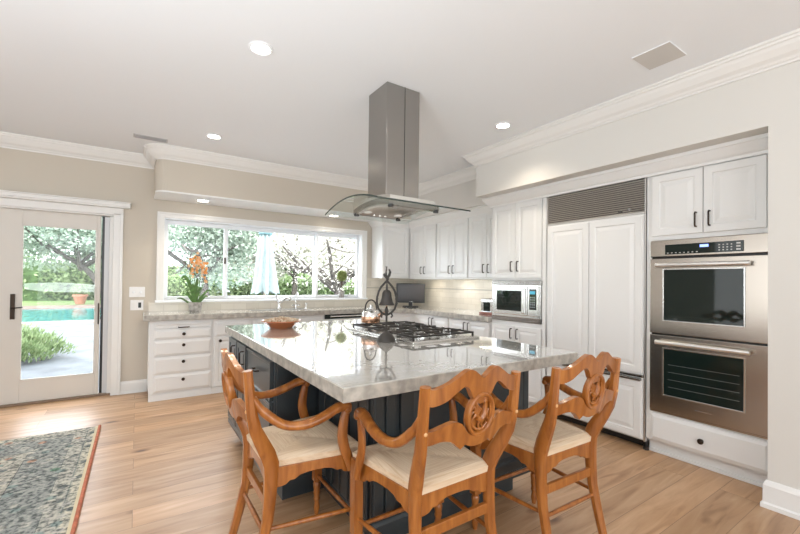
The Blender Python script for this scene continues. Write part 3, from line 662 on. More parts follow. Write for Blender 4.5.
MB().box(.629, 1.298, .847, 2.084, 3.582, IZ).build('slab', STONE, it, bevel=.003)
# chiselled edge band
mb = sweep([(.629, 3.582), (.629, 1.298), (2.084, 1.298), (2.084, 3.582)][::1], [(0, .848), (.003, .850), (.003, .901), (0, .903)], side=1)
mb.build('chiselled_edge', STONEE, it)

# cooktop
ck = thing('gas_cooktop', (1.73, 2.43, IZ), 'stainless gas cooktop with black iron grates set into the island', 'cooktop')
KX0, KX1, KY0, KY1 = 1.425, 2.0, 1.975, 2.87
MB().box(KX0, KY0, IZ, KX1, KY1, IZ + .014).build('tray', STEELB, ck, bevel=.004); MB().box(KX0 + .012, KY0 + .012, IZ + .014, KX1 - .012, KY1 - .012, IZ + .016).build('burner_pan', STEELB, ck, bevel=.001)
zz = IZ + .016
for bx, by, r_ in ((1.60, 2.13, .042), (1.85, 2.13, .035), (1.73, 2.43, .055), (1.60, 2.72, .035), (1.85, 2.72, .042)):
    bb = MB().lathe([(r_ * 1.2, 0), (r_ * 1.2, .008), (r_, .010), (r_, .018)], (bx, by, zz), 20).build('burner', STEELB, ck, True)
    MB().lathe([(r_ * .85, .018), (r_ * .85, .026), (r_ * .6, .028)], (bx, by, zz), 20).build('burner_cap', IRON, bb, True)
for y0, y1 in ((KY0 + .03, 2.275), (2.285, 2.57), (2.58, KY1 - .03)):
    mb = MB(); x0, x1 = KX0 + .022, KX1 - .03 - (.05 if y0 > 2.28 and y0 < 2.5 else 0); zt = zz + .018; h_ = .012
    for X in (x0, x1 - h_): mb.box(X, y0, zt, X + h_, y1, zt + h_)
    for Y in (y0, y1 - h_): mb.box(x0, Y, zt, x1, Y + h_, zt + h_)
    for X in (x0 + (x1 - x0) * .5,): mb.box(X - .005, y0, zt, X + .005, y1, zt + h_)
    for k in (.25, .75):
        X = x0 + (x1 - x0) * k; mb.box(X - .005, y0, zt, X + .005, y0 + .09, zt + h_ + .004); mb.box(X - .005, y1 - .09, zt, X + .005, y1, zt + h_ + .004)
    ym = (y0 + y1) / 2; mb.box(x0, ym - .005, zt, x0 + .09, ym + .005, zt + h_ + .004); mb.box(x1 - .09, ym - .005, zt, x1, ym + .005, zt + h_ + .004); mb.box(x0 + (x1-x0)*.5 - .06, ym - .005, zt, x0 + (x1-x0)*.5 + .06, ym + .005, zt + h_ + .004)
    for X in (x0, x1 - h_):
        for Y in (y0, y1 - h_): mb.box(X, Y, zz, X + h_, Y + h_, zt)
    mb.build('grate', IRON, ck, bevel=.002)
for k in range(5):
    MB().lathe([(.020, 0), (.020, .006), (.016, .008), (.015, .030), (.006, .032)], (1.955, 2.21 + k * .11, zz), 16).build('knob', CHROME if k % 2 else BLACK, ck, True)

# kettle
kt = thing('tea_kettle', (1.56, 2.745, .975), 'small copper and chrome kettle on the far left burner behind the bell', 'kettle')
kc = (1.56, 2.745, .966)
MB().lathe([(.070, 0), (.075, .006), (.075, .045), (.074, .05)], kc, 28).build('base', COPPER, kt, True)
MB().lathe([(.074, .05), (.072, .068), (.060, .090), (.040, .105), (.030, .108)], kc, 28).build('body', CHROME, kt, True)
MB().lathe([(.030, .108), (.028, .114), (.012, .120), (.010, .128), (.015, .134), (.010, .142), (.002, .144)], kc, 20).build('lid', CHROME, kt, True)
MB().tube([(1.56 - .058, 2.745, 1.04)] + [(1.56 - .050 * math.cos(R(a)), 2.745, 1.085 + .060 * math.sin(R(a))) for a in range(0, 181, 20)] + [(1.56 + .058, 2.745, 1.04)], .006, 8, upv=(0, 1, 0)).build('handle', IRON, kt, True)
MB().tube([(1.60, 2.70, 1.02), (1.635, 2.66, 1.045), (1.65, 2.645, 1.065)], [.018, .012, .009], 10).build('spout', COPPER, kt, True)

# dinner bell on its stand
bl = thing('dinner_bell', (1.350, 2.17, IZ), 'black iron dinner bell in a rooster-topped stand beside the cooktop', 'bell')
bx, by = 1.350, 2.17
MB().lathe([(.062, 0), (.062, .006), (.055, .022), (.042, .040), (.024, .056), (.010, .066), (.008, .075)], (bx, by, IZ), 28).build('base', IRON, bl, True)
mb = MB().tube([(bx, by, IZ + .07), (bx, by, IZ + .20)], [.007, .007], 10).lathe([(.004, .0), (.013, .01), (.010, .02), (.014, .028), (.012, .045), (.004, .055)], (bx, by, IZ + .165), 14)
for z_ in (.085, .11): mb.lathe([(.006, 0), (.011, .005), (.006, .01)], (bx, by, IZ + z_), 12)
mb.build('stem', IRON, bl, True)
ux_, uy_ = math.cos(-yaw), math.sin(-yaw)
mb = MB()
for s in (-1, 1):
    pts = [(0, .17), (.03, .185), (.052, .21), (.064, .245), (.063, .285), (.052, .325), (.035, .355), (.015, .378), (0, .392)]
    mb.tube([(bx + s * p * ux_, by + s * p * uy_, IZ + z_) for p, z_ in pts], [.007] * 9, 8, upv=(.5, .8, 0))
    mb.tube([(bx + s * .03 * ux_, by + s * .03 * uy_, IZ + .185), (bx + s * .038 * ux_, by + s * .038 * uy_, IZ + .165), (bx + s * .028 * ux_, by + s * .028 * uy_, IZ + .155)], .006, 8, upv=(.5, .8, 0))
    for p, z_ in ((.064, .245), (.062, .275)): mb.lathe([(.003, -.008), (.010, 0), (.003, .008)], (bx + s * p * ux_, by + s * p * uy_, IZ + z_), 10)
mb.build('frame', IRON, bl, True)
MB().lathe([(.052, .235), (.050, .240), (.040, .258), (.033, .285), (.029, .315), (.020, .330), (.008, .335), (.006, .36), (.002, .39)], (bx, by, IZ), 24).build('bell_cup', IRON, bl, True)
MB().tube([(bx, by, IZ + .32), (bx, by, IZ + .225)], .003, 8).lathe([(.002, .215), (.008, .222), (.002, .230)], (bx, by, IZ), 10).build('clapper', COPPER, bl, True)
def bp(p, z_): return (bx + p * ux_, by + p * uy_, IZ + z_)
MB().tube([bp(0, .388), bp(.004, .405), bp(-.002, .418), bp(-.012, .425), bp(-.02, .434), bp(-.016, .442)], [.008, .010, .012, .010, .008, .003], 8, upv=(.5, .8, 0)).tube([bp(.002, .41), bp(.014, .428), bp(.020, .450), bp(.014, .468), bp(.006, .462)], [.008, .009, .008, .005, .002], 8, upv=(.5, .8, 0)).tube([bp(-.004, .42), bp(-.006, .45), bp(-.003, .475), bp(.0, .487)], [.006, .005, .004, .002], 8, upv=(.5, .8, 0)).build('rooster_finial', IRON, bl, True)

# bowl
bw = thing('pie_dish', (.99, 3.22, IZ), 'round terracotta dish filled with pale dried petals on the island', 'bowl')
bc = (.99, 3.22, IZ)
MB().lathe([(.085, 0), (.090, .003), (.140, .050), (.158, .056), (.158, .062), (.146, .060), (.134, .050), (.090, .010), (.002, .010)], bc, 36).build('dish', TERRA, bw, True)
random.seed(4); mb = MB()
for k in range(260):
    a, r_ = random.random() * 6.28, .138 * math.sqrt(random.random()); s = random.uniform(.008, .015)
    c = Vector((bc[0] + r_ * math.cos(a), bc[1] + r_ * math.sin(a), bc[2] + .064 + .022 * (1 - r_ / .12) + random.uniform(-.004, .006)))
    ax1 = Vector((random.uniform(-1, 1), random.uniform(-1, 1), random.uniform(-.5, .5))).normalized(); ax2 = ax1.orthogonal().normalized(); a3 = ax1.cross(ax2)
    mb.add([c + ax1 * s, c - ax1 * s, c + ax2 * s * .8, c - ax2 * s * .8, c + a3 * s * .5, c - a3 * s * .5], [(0, 2, 4), (2, 1, 4), (1, 3, 4), (3, 0, 4), (2, 0, 5), (1, 2, 5), (3, 1, 5), (0, 3, 5)])
pp = mb.build('petals', leafmat('dried_petals', (.66, .48, .30), (.88, .80, .68)), bw); tag(pp, 'pale dried petals', kind='stuff')

# ------------------------------------------------------------------ range hood
hd = thing('range_hood', (1.575, 2.44, 1.80), 'stainless island range hood with square chimney and curved glass canopy, hanging over the cooktop', 'range hood')
hx0, hx1, hy0, hy1 = 1.437, 1.722, 2.338, 2.60
mb = MB().box(hx0, hy0, 1.895, hx1, hy1, 2.699)
ch_ = mb.build('chimney', STEELV, hd, bevel=.004)
MB().box(1.588, hy0 - .0015, 1.90, 1.592, hy0 + .001, 2.698).build('seam', BLACK, ch_)
MB().box(hx0 - .003, hy0 - .003, 1.888, hx1 + .003, hy1 + .003, 1.897).build('collar', BLACK, hd)
def gz(y): q = (y - 2.437) / .40; return 1.868 - .068 * q * q
N_ = 24
def arched(x0, x1, y0, y1, dz0, dz1, name, m, par, n=N_):
    vs = []
    for i in range(n + 1):
        y = y0 + (y1 - y0) * i / n; z = gz(y); vs += [(x0, y, z + dz0), (x1, y, z + dz0), (x1, y, z + dz1), (x0, y, z + dz1)]
    fs = [[4 * i + j, 4 * i + (j + 1) % 4, 4 * i + 4 + (j + 1) % 4, 4 * i + 4 + j] for i in range(n) for j in range(4)] + [[3, 2, 1, 0], [4 * n + j for j in range(4)]]
    return MB().add(vs, fs).build(name, m, par, True)
arched(1.195, 1.956, 2.037, 2.835, -.004, .004, 'glass_canopy', HOODG, hd)
eg = mat('glass_edge', (.03, .045, .04), .1)
arched(1.195, 1.199, 2.037, 2.835, -.0045, .0045, 'glass_edge', eg, hd); arched(1.195, 1.956, 2.035, 2.038, -.0045, .0045, 'glass_edge', eg, hd, 1)
arched(1.385, 1.765, 2.20, 2.67, .004, .028, 'top_cover', STEELB, hd)
arched(1.365, 1.785, 2.18, 2.69, -.040, -.004, 'filter_housing', STEELV, hd)
f1 = arched(1.40, 1.75, 2.21, 2.66, -.044, -.040, 'filter_panel', STEEL, hd)
for x_ in (1.372, 1.752): arched(x_, x_ + .026, 2.20, 2.67, -.050, -.040, 'side_strip', STEELB, hd)
for x_ in (1.385, 1.765):
    for y_ in (2.19, 2.675):
        MB().lathe([(.018, -.055), (.020, -.050), (.020, -.036), (.012, -.032)], (x_, y_, gz(y_)), 16).build('clamp', BLACK, hd, True)
mb = MB()
for k in range(3): mb.lathe([(.010, -.050), (.012, -.046), (.012, -.040)], (1.52 + k * .05, 2.64, gz(2.64)), 12)
mb.build('lamp_buttons', CHROME, hd, True)
for x_ in (1.44, 1.71): MB().lathe([(.030, -.048), (.034, -.044), (.034, -.040)], (x_, 2.60, gz(2.60)), 18).build('lamp_lens', mat('hood_lens', (.8, .8, .78), .2), hd, True)

# ------------------------------------------------------------------ dining armchairs
def smooth(pts, n=6):
    """Catmull-Rom through points"""
    P = [Vector(p) for p in pts]; out = []
    for i in range(len(P) - 1):
        a, b_, c_, d_ = P[max(i - 1, 0)], P[i], P[i + 1], P[min(i + 2, len(P) - 1)]
        for k in range(n):
            t = k / n; out.append(.5 * ((2 * b_) + (c_ - a) * t + (2 * a - 5 * b_ + 4 * c_ - d_) * t * t + (3 * b_ - a - 3 * c_ + d_) * t ** 3))
    return out + [P[-1]]
def bar(path, wd, dp, n=None):
    """rectangular section swept along a path; wd is across X, dp is in the Y-Z bend plane"""
    P = [Vector(p) for p in path]; k = len(P); vs = []
    wd = wd if isinstance(wd, list) else [wd] * k; dp = dp if isinstance(dp, list) else [dp] * k
    for i, p in enumerate(P):
        t = (P[min(i + 1, k - 1)] - P[max(i - 1, 0)]).normalized()
        a = Vector((1, 0, 0)); a = (a - t * a.dot(t)).normalized(); b_ = t.cross(a)
        W_, D_ = wd[i] / 2, dp[i] / 2; c_ = .28
        for u, v in ((-1, -1 + c_ * 2), (-1 + c_ * 2, -1), (1 - c_ * 2, -1), (1, -1 + c_ * 2), (1, 1 - c_ * 2), (1 - c_ * 2, 1), (-1 + c_ * 2, 1), (-1, 1 - c_ * 2)): vs.append(p + a * u * W_ + b_ * v * D_)
    n = 8
    fs = [[i * n + j, i * n + (j + 1) % n, (i + 1) * n + (j + 1) % n, (i + 1) * n + j] for i in range(k - 1) for j in range(n)] + [list(range(n))[::-1], [(k - 1) * n + j for j in range(n)]]
    return MB().add(vs, fs)
def backy(z):
    """centre line of the back posts: depth at height z (chair faces +Y)"""
    pts = [(0, -.085), (.15, -.045), (.30, -.012), (.44, .0), (.53, .0), (.58, -.018), (.64, -.048), (.70, -.076), (.76, -.090), (.85, -.100), (.95, -.110), (1.05, -.12)]
    for (a, ya), (b_, yb) in zip(pts, pts[1:]):
        if a <= z <= b_: return ya + (yb - ya) * (z - a) / (b_ - a)
    return pts[-1][1]
def postx(z):
    pts = [(0, .196), (.30, .190), (.53, .190), (.58, .197), (.64, .212), (.70, .224), (.77, .230), (.93, .230), (1.05, .23)]
    for (a, ya), (b_, yb) in zip(pts, pts[1:]):
        if a <= z <= b_: return ya + (yb - ya) * (z - a) / (b_ - a)
    return pts[-1][1]
def plank(top, bot, yoff, th, n=1, curve=.035):
    """back rail: top and bottom outlines [(x,z)] from left to right, bent to follow the back"""
    mb = MB(); vs = []; k = len(top)
    for (xt, zt), (xb, zb) in zip(top, bot):
        for X, Z in ((xb, zb), (xt, zt)):
            y = backy(Z) + yoff - curve * (1 - (X / .23) ** 2)
            vs += [(X, y - th / 2, Z), (X, y + th / 2, Z)]
    fs = []
    for i in range(k - 1):
        a = 4 * i; b_ = a + 4
        fs += [[a, b_, b_ + 2, a + 2], [a + 1, a + 3, b_ + 3, b_ + 1], [a + 2, b_ + 2, b_ + 3, a + 3], [a, a + 1, b_ + 1, b_]]
    fs += [[0, 2, 3, 1], [4 * k - 4, 4 * k - 3, 4 * k - 1, 4 * k - 2]]
    return mb.add(vs, fs)
def interp(pts, xs):
    out = []
    P = [(p[0], p[1]) for p in pts]
    sm = smooth([(p[0], p[1], 0) for p in P], 8)
    for x in xs:
        best = None
        for a, b_ in zip(sm, sm[1:]):
            if min(a.x, b_.x) - 1e-9 <= x <= max(a.x, b_.x) + 1e-9:
                t = (x - a.x) / (b_.x - a.x) if abs(b_.x - a.x) > 1e-9 else 0; best = a.y + (b_.y - a.y) * t; break
        if best is None: best = sm[-1].y if x > 0 else sm[0].y
        out.append((x, best))
    return out
def sym(h): return [(-x, z) for x, z in h[::-1] if x > 0] + h
def make_chair(label):
    t = thing('dining_armchair', (0, 0, 0), label, 'chair', 'wooden armchairs around the island')
    S = .510                                     # underside of the rush seat
    D = .375; WF = .232
    for s in (-1, 1):
        zs = [0, .08, .18, .30, .40, .48, .53, .58, .64, .70, .76, .83, .89, .935]
        path = [(s * postx(z), backy(z), z) for z in zs]
        dp = [.036, .038, .040, .044, .050, .056, .062, .062, .056, .048, .042, .038, .035, .034]
        wd = [.036, .038, .040, .042, .043, .044, .043, .043, .042, .041, .040, .039, .038, .038]
        p = bar(path, wd, dp).build('rear_post', WOOD, t, True)
        mb = MB().lathe([(.007, 0), (.007, .003), (.003, .005)], (s * .231, backy(.775) - .020, .775), 10, '-y')
        mb.build('peg', mat('pale_peg', (.70, .42, .2), .4) if s == -1 and not bpy.data.materials.get('pale_peg') else bpy.data.materials['pale_peg'], p, True)
        x_ = s * WF
        # front leg: square block at the rail, turned below
        mb = MB().box(x_ - .021, D - .021, .185, x_ + .021, D + .021, .515).lathe([(.020, .186), (.020, .183), (.015, .178), (.021, .168), (.020, .155), (.017, .135), (.019, .12), (.014, .10), (.019, .085), (.013, .07), (.015, .055), (.018, .035), (.013, .012), (.011, 0)], (x_, D, 0), 18)
        mb.build('front_leg', WOOD, t, True, bevel=.002)
        # arm and its curved support
        ap = smooth([(s * .228, backy(.825) + .010, .822), (s * .236, -.045, .765), (s * .250, .03, .705), (s * .262, .11, .692), (s * .264, .19, .708), (s * .260, .26, .735), (s * .256, .305, .738), (s * .254, .325, .722)])
        mb = MB().tube(ap, [.018] * 6 + [.021] * 12 + [.023] * 12 + [.024] * (len(ap) - 36) + [.024, .024, .023, .020, .015, .008], 12, flat=.9)
        mb.lathe([(.010, -.026), (.016, -.020), (.018, 0), (.016, .020), (.010, .026)], (s * .254, .312, .724), 14, 'x')
        mb.build('armrest', WOOD, t, True)
        sp_ = smooth([(s * .254, .308, .715), (s * .254, .298, .67), (s * .254, .292, .61), (s * .254, .302, .555), (s * .254, .320, .51), (s * .254, .334, .465), (s * .254, .338, .448)])
        k = len(sp_); bar(sp_, [.026] * k, [.032 + .014 * math.sin(math.pi * min(1, i / (k - 1) * 1.15)) for i in range(k)]).build('arm_support', WOOD, t, True)
    # seat: woven rush in four triangles
    def so(u, v):                                 # u,v in -1..1 -> x,y of the trapezoid
        y = -.018 + (v + 1) / 2 * (D + .045); hw = (.182 + (v + 1) / 2 * (WF + .012 - .182)); return u * hw, y
    G = 24; mb = MB(); vs = []; fs = []
    def zt(u, v):
        e = max(abs(u), abs(v)); ed = (1 - max(0, (e - .86) / .14) ** 2 * .55)
        dgn = abs(abs(u) - abs(v)); return S + .010 + .036 * ed - .006 * math.exp(-(dgn / .05) ** 2) - .010 * (1 - e) * (abs(u) < 2)
    for j in range(G + 1):
        for i in range(G + 1):
            u, v = -1 + 2 * i / G, -1 + 2 * j / G; X, Y = so(u, v); vs.append((X, Y, zt(u, v)))
    off = len(vs)
    for j in range(G + 1):
        for i in range(G + 1):
            u, v = -1 + 2 * i / G, -1 + 2 * j / G; X, Y = so(u * .985, v * .985); vs.append((X, Y, S))
    mats_ = []
    for j in range(G):
        for i in range(G):
            a = j * (G + 1) + i; fs.append((a, a + 1, a + G + 2, a + G + 1)); uc, vc = abs(-1 + 2 * (i + .5) / G), abs(-1 + 2 * (j + .5) / G); mats_.append(0 if vc >= uc else 1)
    for j in range(G):
        for i in range(G):
            a = off + j * (G + 1) + i; fs.append((a, a + G + 1, a + G + 2, a + 1)); mats_.append(0)
    for i in range(G):
        for a, b_ in ((i, i + 1), (G * (G + 1) + i + 1, G * (G + 1) + i)): fs.append((a, a + off, b_ + off, b_)); mats_.append(0)
        for a, b_ in (((i + 1) * (G + 1), i * (G + 1)), (i * (G + 1) + G, (i + 1) * (G + 1) + G)): fs.append((a, a + off, b_ + off, b_)); mats_.append(1)
    mb.add(vs, fs); mb.m = mats_
    st = mb.build('seat', [RUSHX, RUSHY], t, True); st['label'] = 'woven rush seat'
    # scalloped rails under the seat
    def apron(name, p0, p1, nrm, h=.062):
        p0, p1 = Vector(p0), Vector(p1); L_ = (p1 - p0).length; U = (p1 - p0).normalized()
        half = [(0, h * .62), (.16, h * .62), (.24, h * .80), (.30, h * .72), (.38, h * 1.05), (.44, h * 1.18), (.5, h * 1.2)]
        pl = [(x, -(1.72 * h - z)) for x, z in half]       # deepest at the ends
        pl = [(0, -h * 1.30), (.05, -h * 1.32), (.12, -h * 1.25), (.17, -h * 1.02), (.23, -h * 1.02), (.29, -h * .80), (.38, -h * .70), (.5, -h * .68)]
        lo = [(x * L_, z) for x, z in pl] + [((1 - x) * L_, z) for x, z in pl[::-1][1:]]
        poly = lo + [(L_, 0), (0, 0)]
        return MB().prism(poly, (p0.x, p0.y, S), U, (0, 0, 1), nrm, .020).build(name, WOOD, t, bevel=.0015)
    apron('rear_rail', (-.175, -.012, 0), (.175, -.012, 0), (0, 1, 0)); apron('front_rail', (-WF + .015, D - .010, 0), (WF - .015, D - .010, 0), (0, 1, 0))
    for s in (-1, 1): apron('side_rail', (s * .195, .020, 0), (s * .232, D - .015, 0), (-s, 0, 0))
    # stretchers
    def st_(name, a, b_, r_): return MB().tube([a, ((a[0] + b_[0]) / 2, (a[1] + b_[1]) / 2, (a[2] + b_[2]) / 2), b_], [r_ * .75, r_, r_ * .75], 10, upv=(.1, .2, 1)).build(name, WOOD, t, True)
    for s in (-1, 1): st_('stretcher', (s * .191, backy(.265), .265), (s * WF, D, .255), .0115)
    st_('stretcher', (-WF, D, .215), (WF, D, .215), .0115); st_('stretcher', (-.191, backy(.25), .25), (.191, backy(.25), .25), .0115)
    MB().box(-.180, backy(.36) - .009, .338, .180, backy(.36) + .009, .380).build('stretcher', WOOD, t, bevel=.003)
    # crest rail, lower rail, medallion
    xs = [-.225 + .45 * i / 60 for i in range(61)]
    tp = interp(sym([(0, .948), (.022, .962), (.047, .979), (.072, .983), (.108, .964), (.155, .938), (.20, .925), (.226, .930)]), xs)
    bt = interp(sym([(0, .855), (.02, .858), (.045, .880), (.062, .912), (.085, .925), (.12, .905), (.16, .878), (.20, .866), (.226, .868)]), xs)
    plank(tp, bt, .0, .024).build('crest_rail', WOOD, t, True)
    tp = interp(sym([(0, .735), (.03, .738), (.06, .758), (.085, .790), (.12, .800), (.16, .790), (.20, .778), (.226, .782)]), xs)
    bt = interp(sym([(0, .692), (.035, .697), (.062, .708), (.072, .690), (.088, .702), (.12, .728), (.16, .736), (.20, .728), (.226, .726)]), xs)
    plank(tp, bt, .0, .024).build('lower_rail', WOOD, t, True)
    zc, ra, rb_ = .812, .066, .080
    yc = backy(zc) - .037; sl = (backy(.90) - backy(.70)) / .20
    def med(x, z, out): return (x, yc + sl * z - out, zc + z)
    mb = MB(); n = 36; prof = [(1.0, -.012), (1.03, -.004), (1.03, .010), (.97, .016), (.88, .016), (.83, .010), (.80, .004), (.80, -.012)]; vs = []
    for k, o_ in prof:
        for j in range(n): a = 2 * math.pi * j / n; vs.append(med(k * ra * math.cos(a), k * rb_ * math.sin(a), o_))
    m_ = len(prof); fs = [[i * n + j, i * n + (j + 1) % n, ((i + 1) % m_) * n + (j + 1) % n, ((i + 1) % m_) * n + j] for i in range(m_) for j in range(n)]
    mb.add(vs, fs); me_ = mb.build('medallion', WOOD, t, True)
    # carved rooster inside the ring: body, neck and head, comb, tail plumes, legs, leaves
    mb = MB()
    def tb(pts, rr): mb.tube([med(x, z, .004) for x, z in smooth2(pts)], rr_list(rr, pts), 8, upv=(0, 1, 0))
    def smooth2(pts): return [(p.x, p.y) for p in smooth([(a, b_, 0) for a, b_ in pts], 4)]
    def rr_list(rr, pts):
        k = (len(pts) - 1) * 4 + 1; out = []
        for i in range(k):
            q = i / (k - 1) * (len(rr) - 1); a = int(q); f_ = q - a; out.append(rr[a] * (1 - f_) + rr[min(a + 1, len(rr) - 1)] * f_)
        return out
    tb([(-.014, -.010), (.002, -.016), (.016, .002), (.019, .028), (.016, .044)], [.008, .015, .014, .009, .007])
    tb([(.012, .046), (.020, .050), (.030, .043)], [.006, .006, .002]); tb([(.008, .052), (.016, .060), (.022, .056)], [.004, .005, .003])
    for q, (x1, z1) in enumerate(((-.036, .040), (-.044, .022), (-.046, .002), (-.040, -.018))): tb([(-.008, -.010), (-.022, .006 + .004 * (2 - q)), (x1 * .8, z1 + .012), (x1, z1)], [.007, .006, .005, .003])
    tb([(0, -.024), (-.004, -.042), (.006, -.056)], [.005, .004, .004]); tb([(.008, -.022), (.012, -.040), (.020, -.052)], [.005, .004, .004])
    tb([(-.036, -.034), (-.012, -.054), (.016, -.056), (.038, -.036)], [.004, .006, .006, .004]); tb([(.040, -.024), (.034, -.004), (.040, .016)], [.004, .006, .003])
    tb([(-.030, -.046), (-.050, -.010), (-.048, .026), (-.030, .050)], [.003, .006, .006, .003]); tb([(-.026, .054), (-.006, .066), (.010, .066)], [.003, .006, .003]); tb([(.046, -.030), (.052, .0), (.046, .034)], [.003, .006, .003])
    for q in range(5): tb([(-.016 + q * .004, -.006 + q * .006), (-.024, .010 + q * .008), (-.030 + q * .004, .030 + q * .006)], [.006, .005, .003])
    mb.build('carved_rooster', WOOD, me_, True)
    g_ = MB(); ringp = [med(.80 * ra * math.cos(2 * math.pi * j / 28), .80 * rb_ * math.sin(2 * math.pi * j / 28), -.004) for j in range(28)]
    inner = [med(-.004 + .016 * math.cos(2 * math.pi * j / 28) * (1.0 + .3 * math.sin(3 * 2 * math.pi * j / 28)), .022 + .016 * math.sin(2 * math.pi * j / 28), -.004) for j in range(28)]
    nb = Vector((0, 1, 0)) * .005; allp = [Vector(p) for p in ringp] + [Vector(p) for p in inner]; allp += [p + nb for p in allp]
    fs_ = []
    for j in range(28): k2 = (j + 1) % 28; fs_ += [(j, k2, 28 + k2, 28 + j), (56 + j, 84 + j, 84 + k2, 56 + k2), (28 + j, 28 + k2, 84 + k2, 84 + j)]
    g_.add(allp, fs_); g_.build('pierced_ground', WOOD, me_, True)
    return t
chair = make_chair('honey wood rush-seat armchair at the left side of the island, turned side-on')
specs = [(0.475, 1.845, -math.pi / 2, None), (1.050, 1.170, .0, 'honey wood rush-seat armchair in the middle, its carved back towards us under the slab corner'),
         (1.718, 1.120, -.03, 'honey wood rush-seat armchair on the right, standing in front of the white fridge drawer')]
for i, (x_, y_, a_, lb) in enumerate(specs):
    o = chair if i == 0 else copy_tree(chair)
    o.location = (x_, y_, 0); o.rotation_euler.z = a_
    if lb: o['label'] = lb

# ------------------------------------------------------------------ rug
rx0, rx1, ry0, ry1 = -2.9, -.248, .9, 4.30
rc = ((rx0 + rx1) / 2, (ry0 + ry1) / 2, 0)
ru = thing('area_rug', rc, 'worn grey-green oriental rug with red edge binding on the oak floor', 'rug')
hx, hy = (rx1 - rx0) / 2, (ry1 - ry0) / 2
MB().box(rx0, ry0, .0005, rx1, ry1, .011).build('rug_field', rug_mat(rx0, rx1, ry0, ry1), ru, bevel=.003)
BIND = mat('rug_binding', (.48, .15, .08), .9, bump=(90, .6), var=(30, .8, 1.2))
for X in (rx0, rx1): MB().tube([(X, ry0 + (ry1 - ry0) * k / 30, .010) for k in range(31)], .0105, 8).build('edge_binding', BIND, ru, True)
MB().box(rx1 - .026, ry0, .010, rx1 - .010, ry1, .0125).build('edge_cord', mat('rug_cord', (.62, .54, .36), .9), ru)

# ------------------------------------------------------------------ things on the worktops
# orchid
oc = thing('potted_orchid', (.575, 5.20, .914), 'orange orchid in a mottled grey pot on the left end of the window worktop', 'plant')
POT = mat('mottled_pot', (.36, .34, .31), .6, var=(28, .65, 1.25))
px, py = .578, 5.20
MB().lathe([(.055, 0), (.060, .004), (.074, .085), (.078, .110), (.072, .112), (.068, .098), (.002, .094)], (px, py, .914), 28).build('pot', POT, oc, True)
MB().lathe([(.067, .094), (.06, .101), (.002, .104)], (px, py, .914), 20).build('moss', mat('moss', (.16, .13, .06), .9, var=(60, .6, 1.5)), oc)
random.seed(11)
stems = [((-.01, 0), (-.045, .0, .26), (-.06, 0, .43), (-.045, -.01, .56), (0, -.02, .66)), ((.01, 0), (.03, 0, .25), (.045, 0, .42), (.03, 0, .55), (-.01, 0, .63)), ((.02, 0), (.05, 0, .20), (.085, 0, .36), (.10, 0, .46), (.08, 0, .54)), ((0, .01), (.0, 0, .22), (-.01, 0, .40), (.02, 0, .52), (.05, 0, .60))]
heads = []
mb = MB()
for s_ in stems:
    pts = [(px + s_[0][0], py + s_[0][1], 1.01)] + [(px + a, py + b_, .914 + c_) for a, b_, c_ in s_[1:]]
    sm = smooth(pts, 6); mb.tube(sm, .0045, 6); heads += sm[len(sm) * 5 // 8:]
mb.build('stem', GREEN, oc, True)
for k, (dx_, dz_, w_) in enumerate([(-.15, .33, .018), (.13, .10, .014), (-.11, .13, .016), (.06, .20, .015), (-.04, .24, .013), (.17, .17, .011), (-.19, .08, .010), (.02, .30, .013)]):
    sm = smooth([(px + dx_ * .05, py, 1.01), (px + dx_ * .35, py - .01, .96 + dz_ * .75), (px + dx_ * .75, py - .015, .99 + dz_ * 1.02), (px + dx_, py - .02, 1.0 + dz_ * .9)], 5); n = len(sm)
    MB().tube(sm, [w_ * (.35 + .65 * math.sin(math.pi * min(1, .1 + i / n))) + .001 for i in range(n)], 8, flat=.2, upv=(0, 1, 0)).build('leaf', GREEN, oc, True)
OR = [mat('orchid_orange', (.74, .30, .07), .6), mat('orchid_peach', (.80, .50, .28), .6)]
for k in range(64):
    h = heads[int(random.random() * len(heads))]; c = Vector((h[0] + random.uniform(-.045, .045), h[1] - random.uniform(0, .05), h[2] + random.uniform(-.07, .04)))
    mb = MB(); N0 = Vector((random.uniform(-.7, .7), -1, random.uniform(-.4, .4))).normalized(); A = N0.orthogonal().normalized(); B = N0.cross(A); r_ = random.uniform(.015, .021)
    for q in range(5):
        a = 2 * math.pi * q / 5 + k; d_ = A * math.cos(a) + B * math.sin(a); e_ = N0.cross(d_)
        mb.add([c, c + d_ * r_ * .6 + e_ * r_ * .38 + N0 * .006, c + d_ * r_ * 1.1 + N0 * .002, c + d_ * r_ * .6 - e_ * r_ * .38 + N0 * .006, c + d_ * r_ * .55 + N0 * .0035], [(0, 1, 4), (1, 2, 4), (2, 3, 4), (3, 0, 4)])
    mb.build('flower', OR[k % 2], oc)
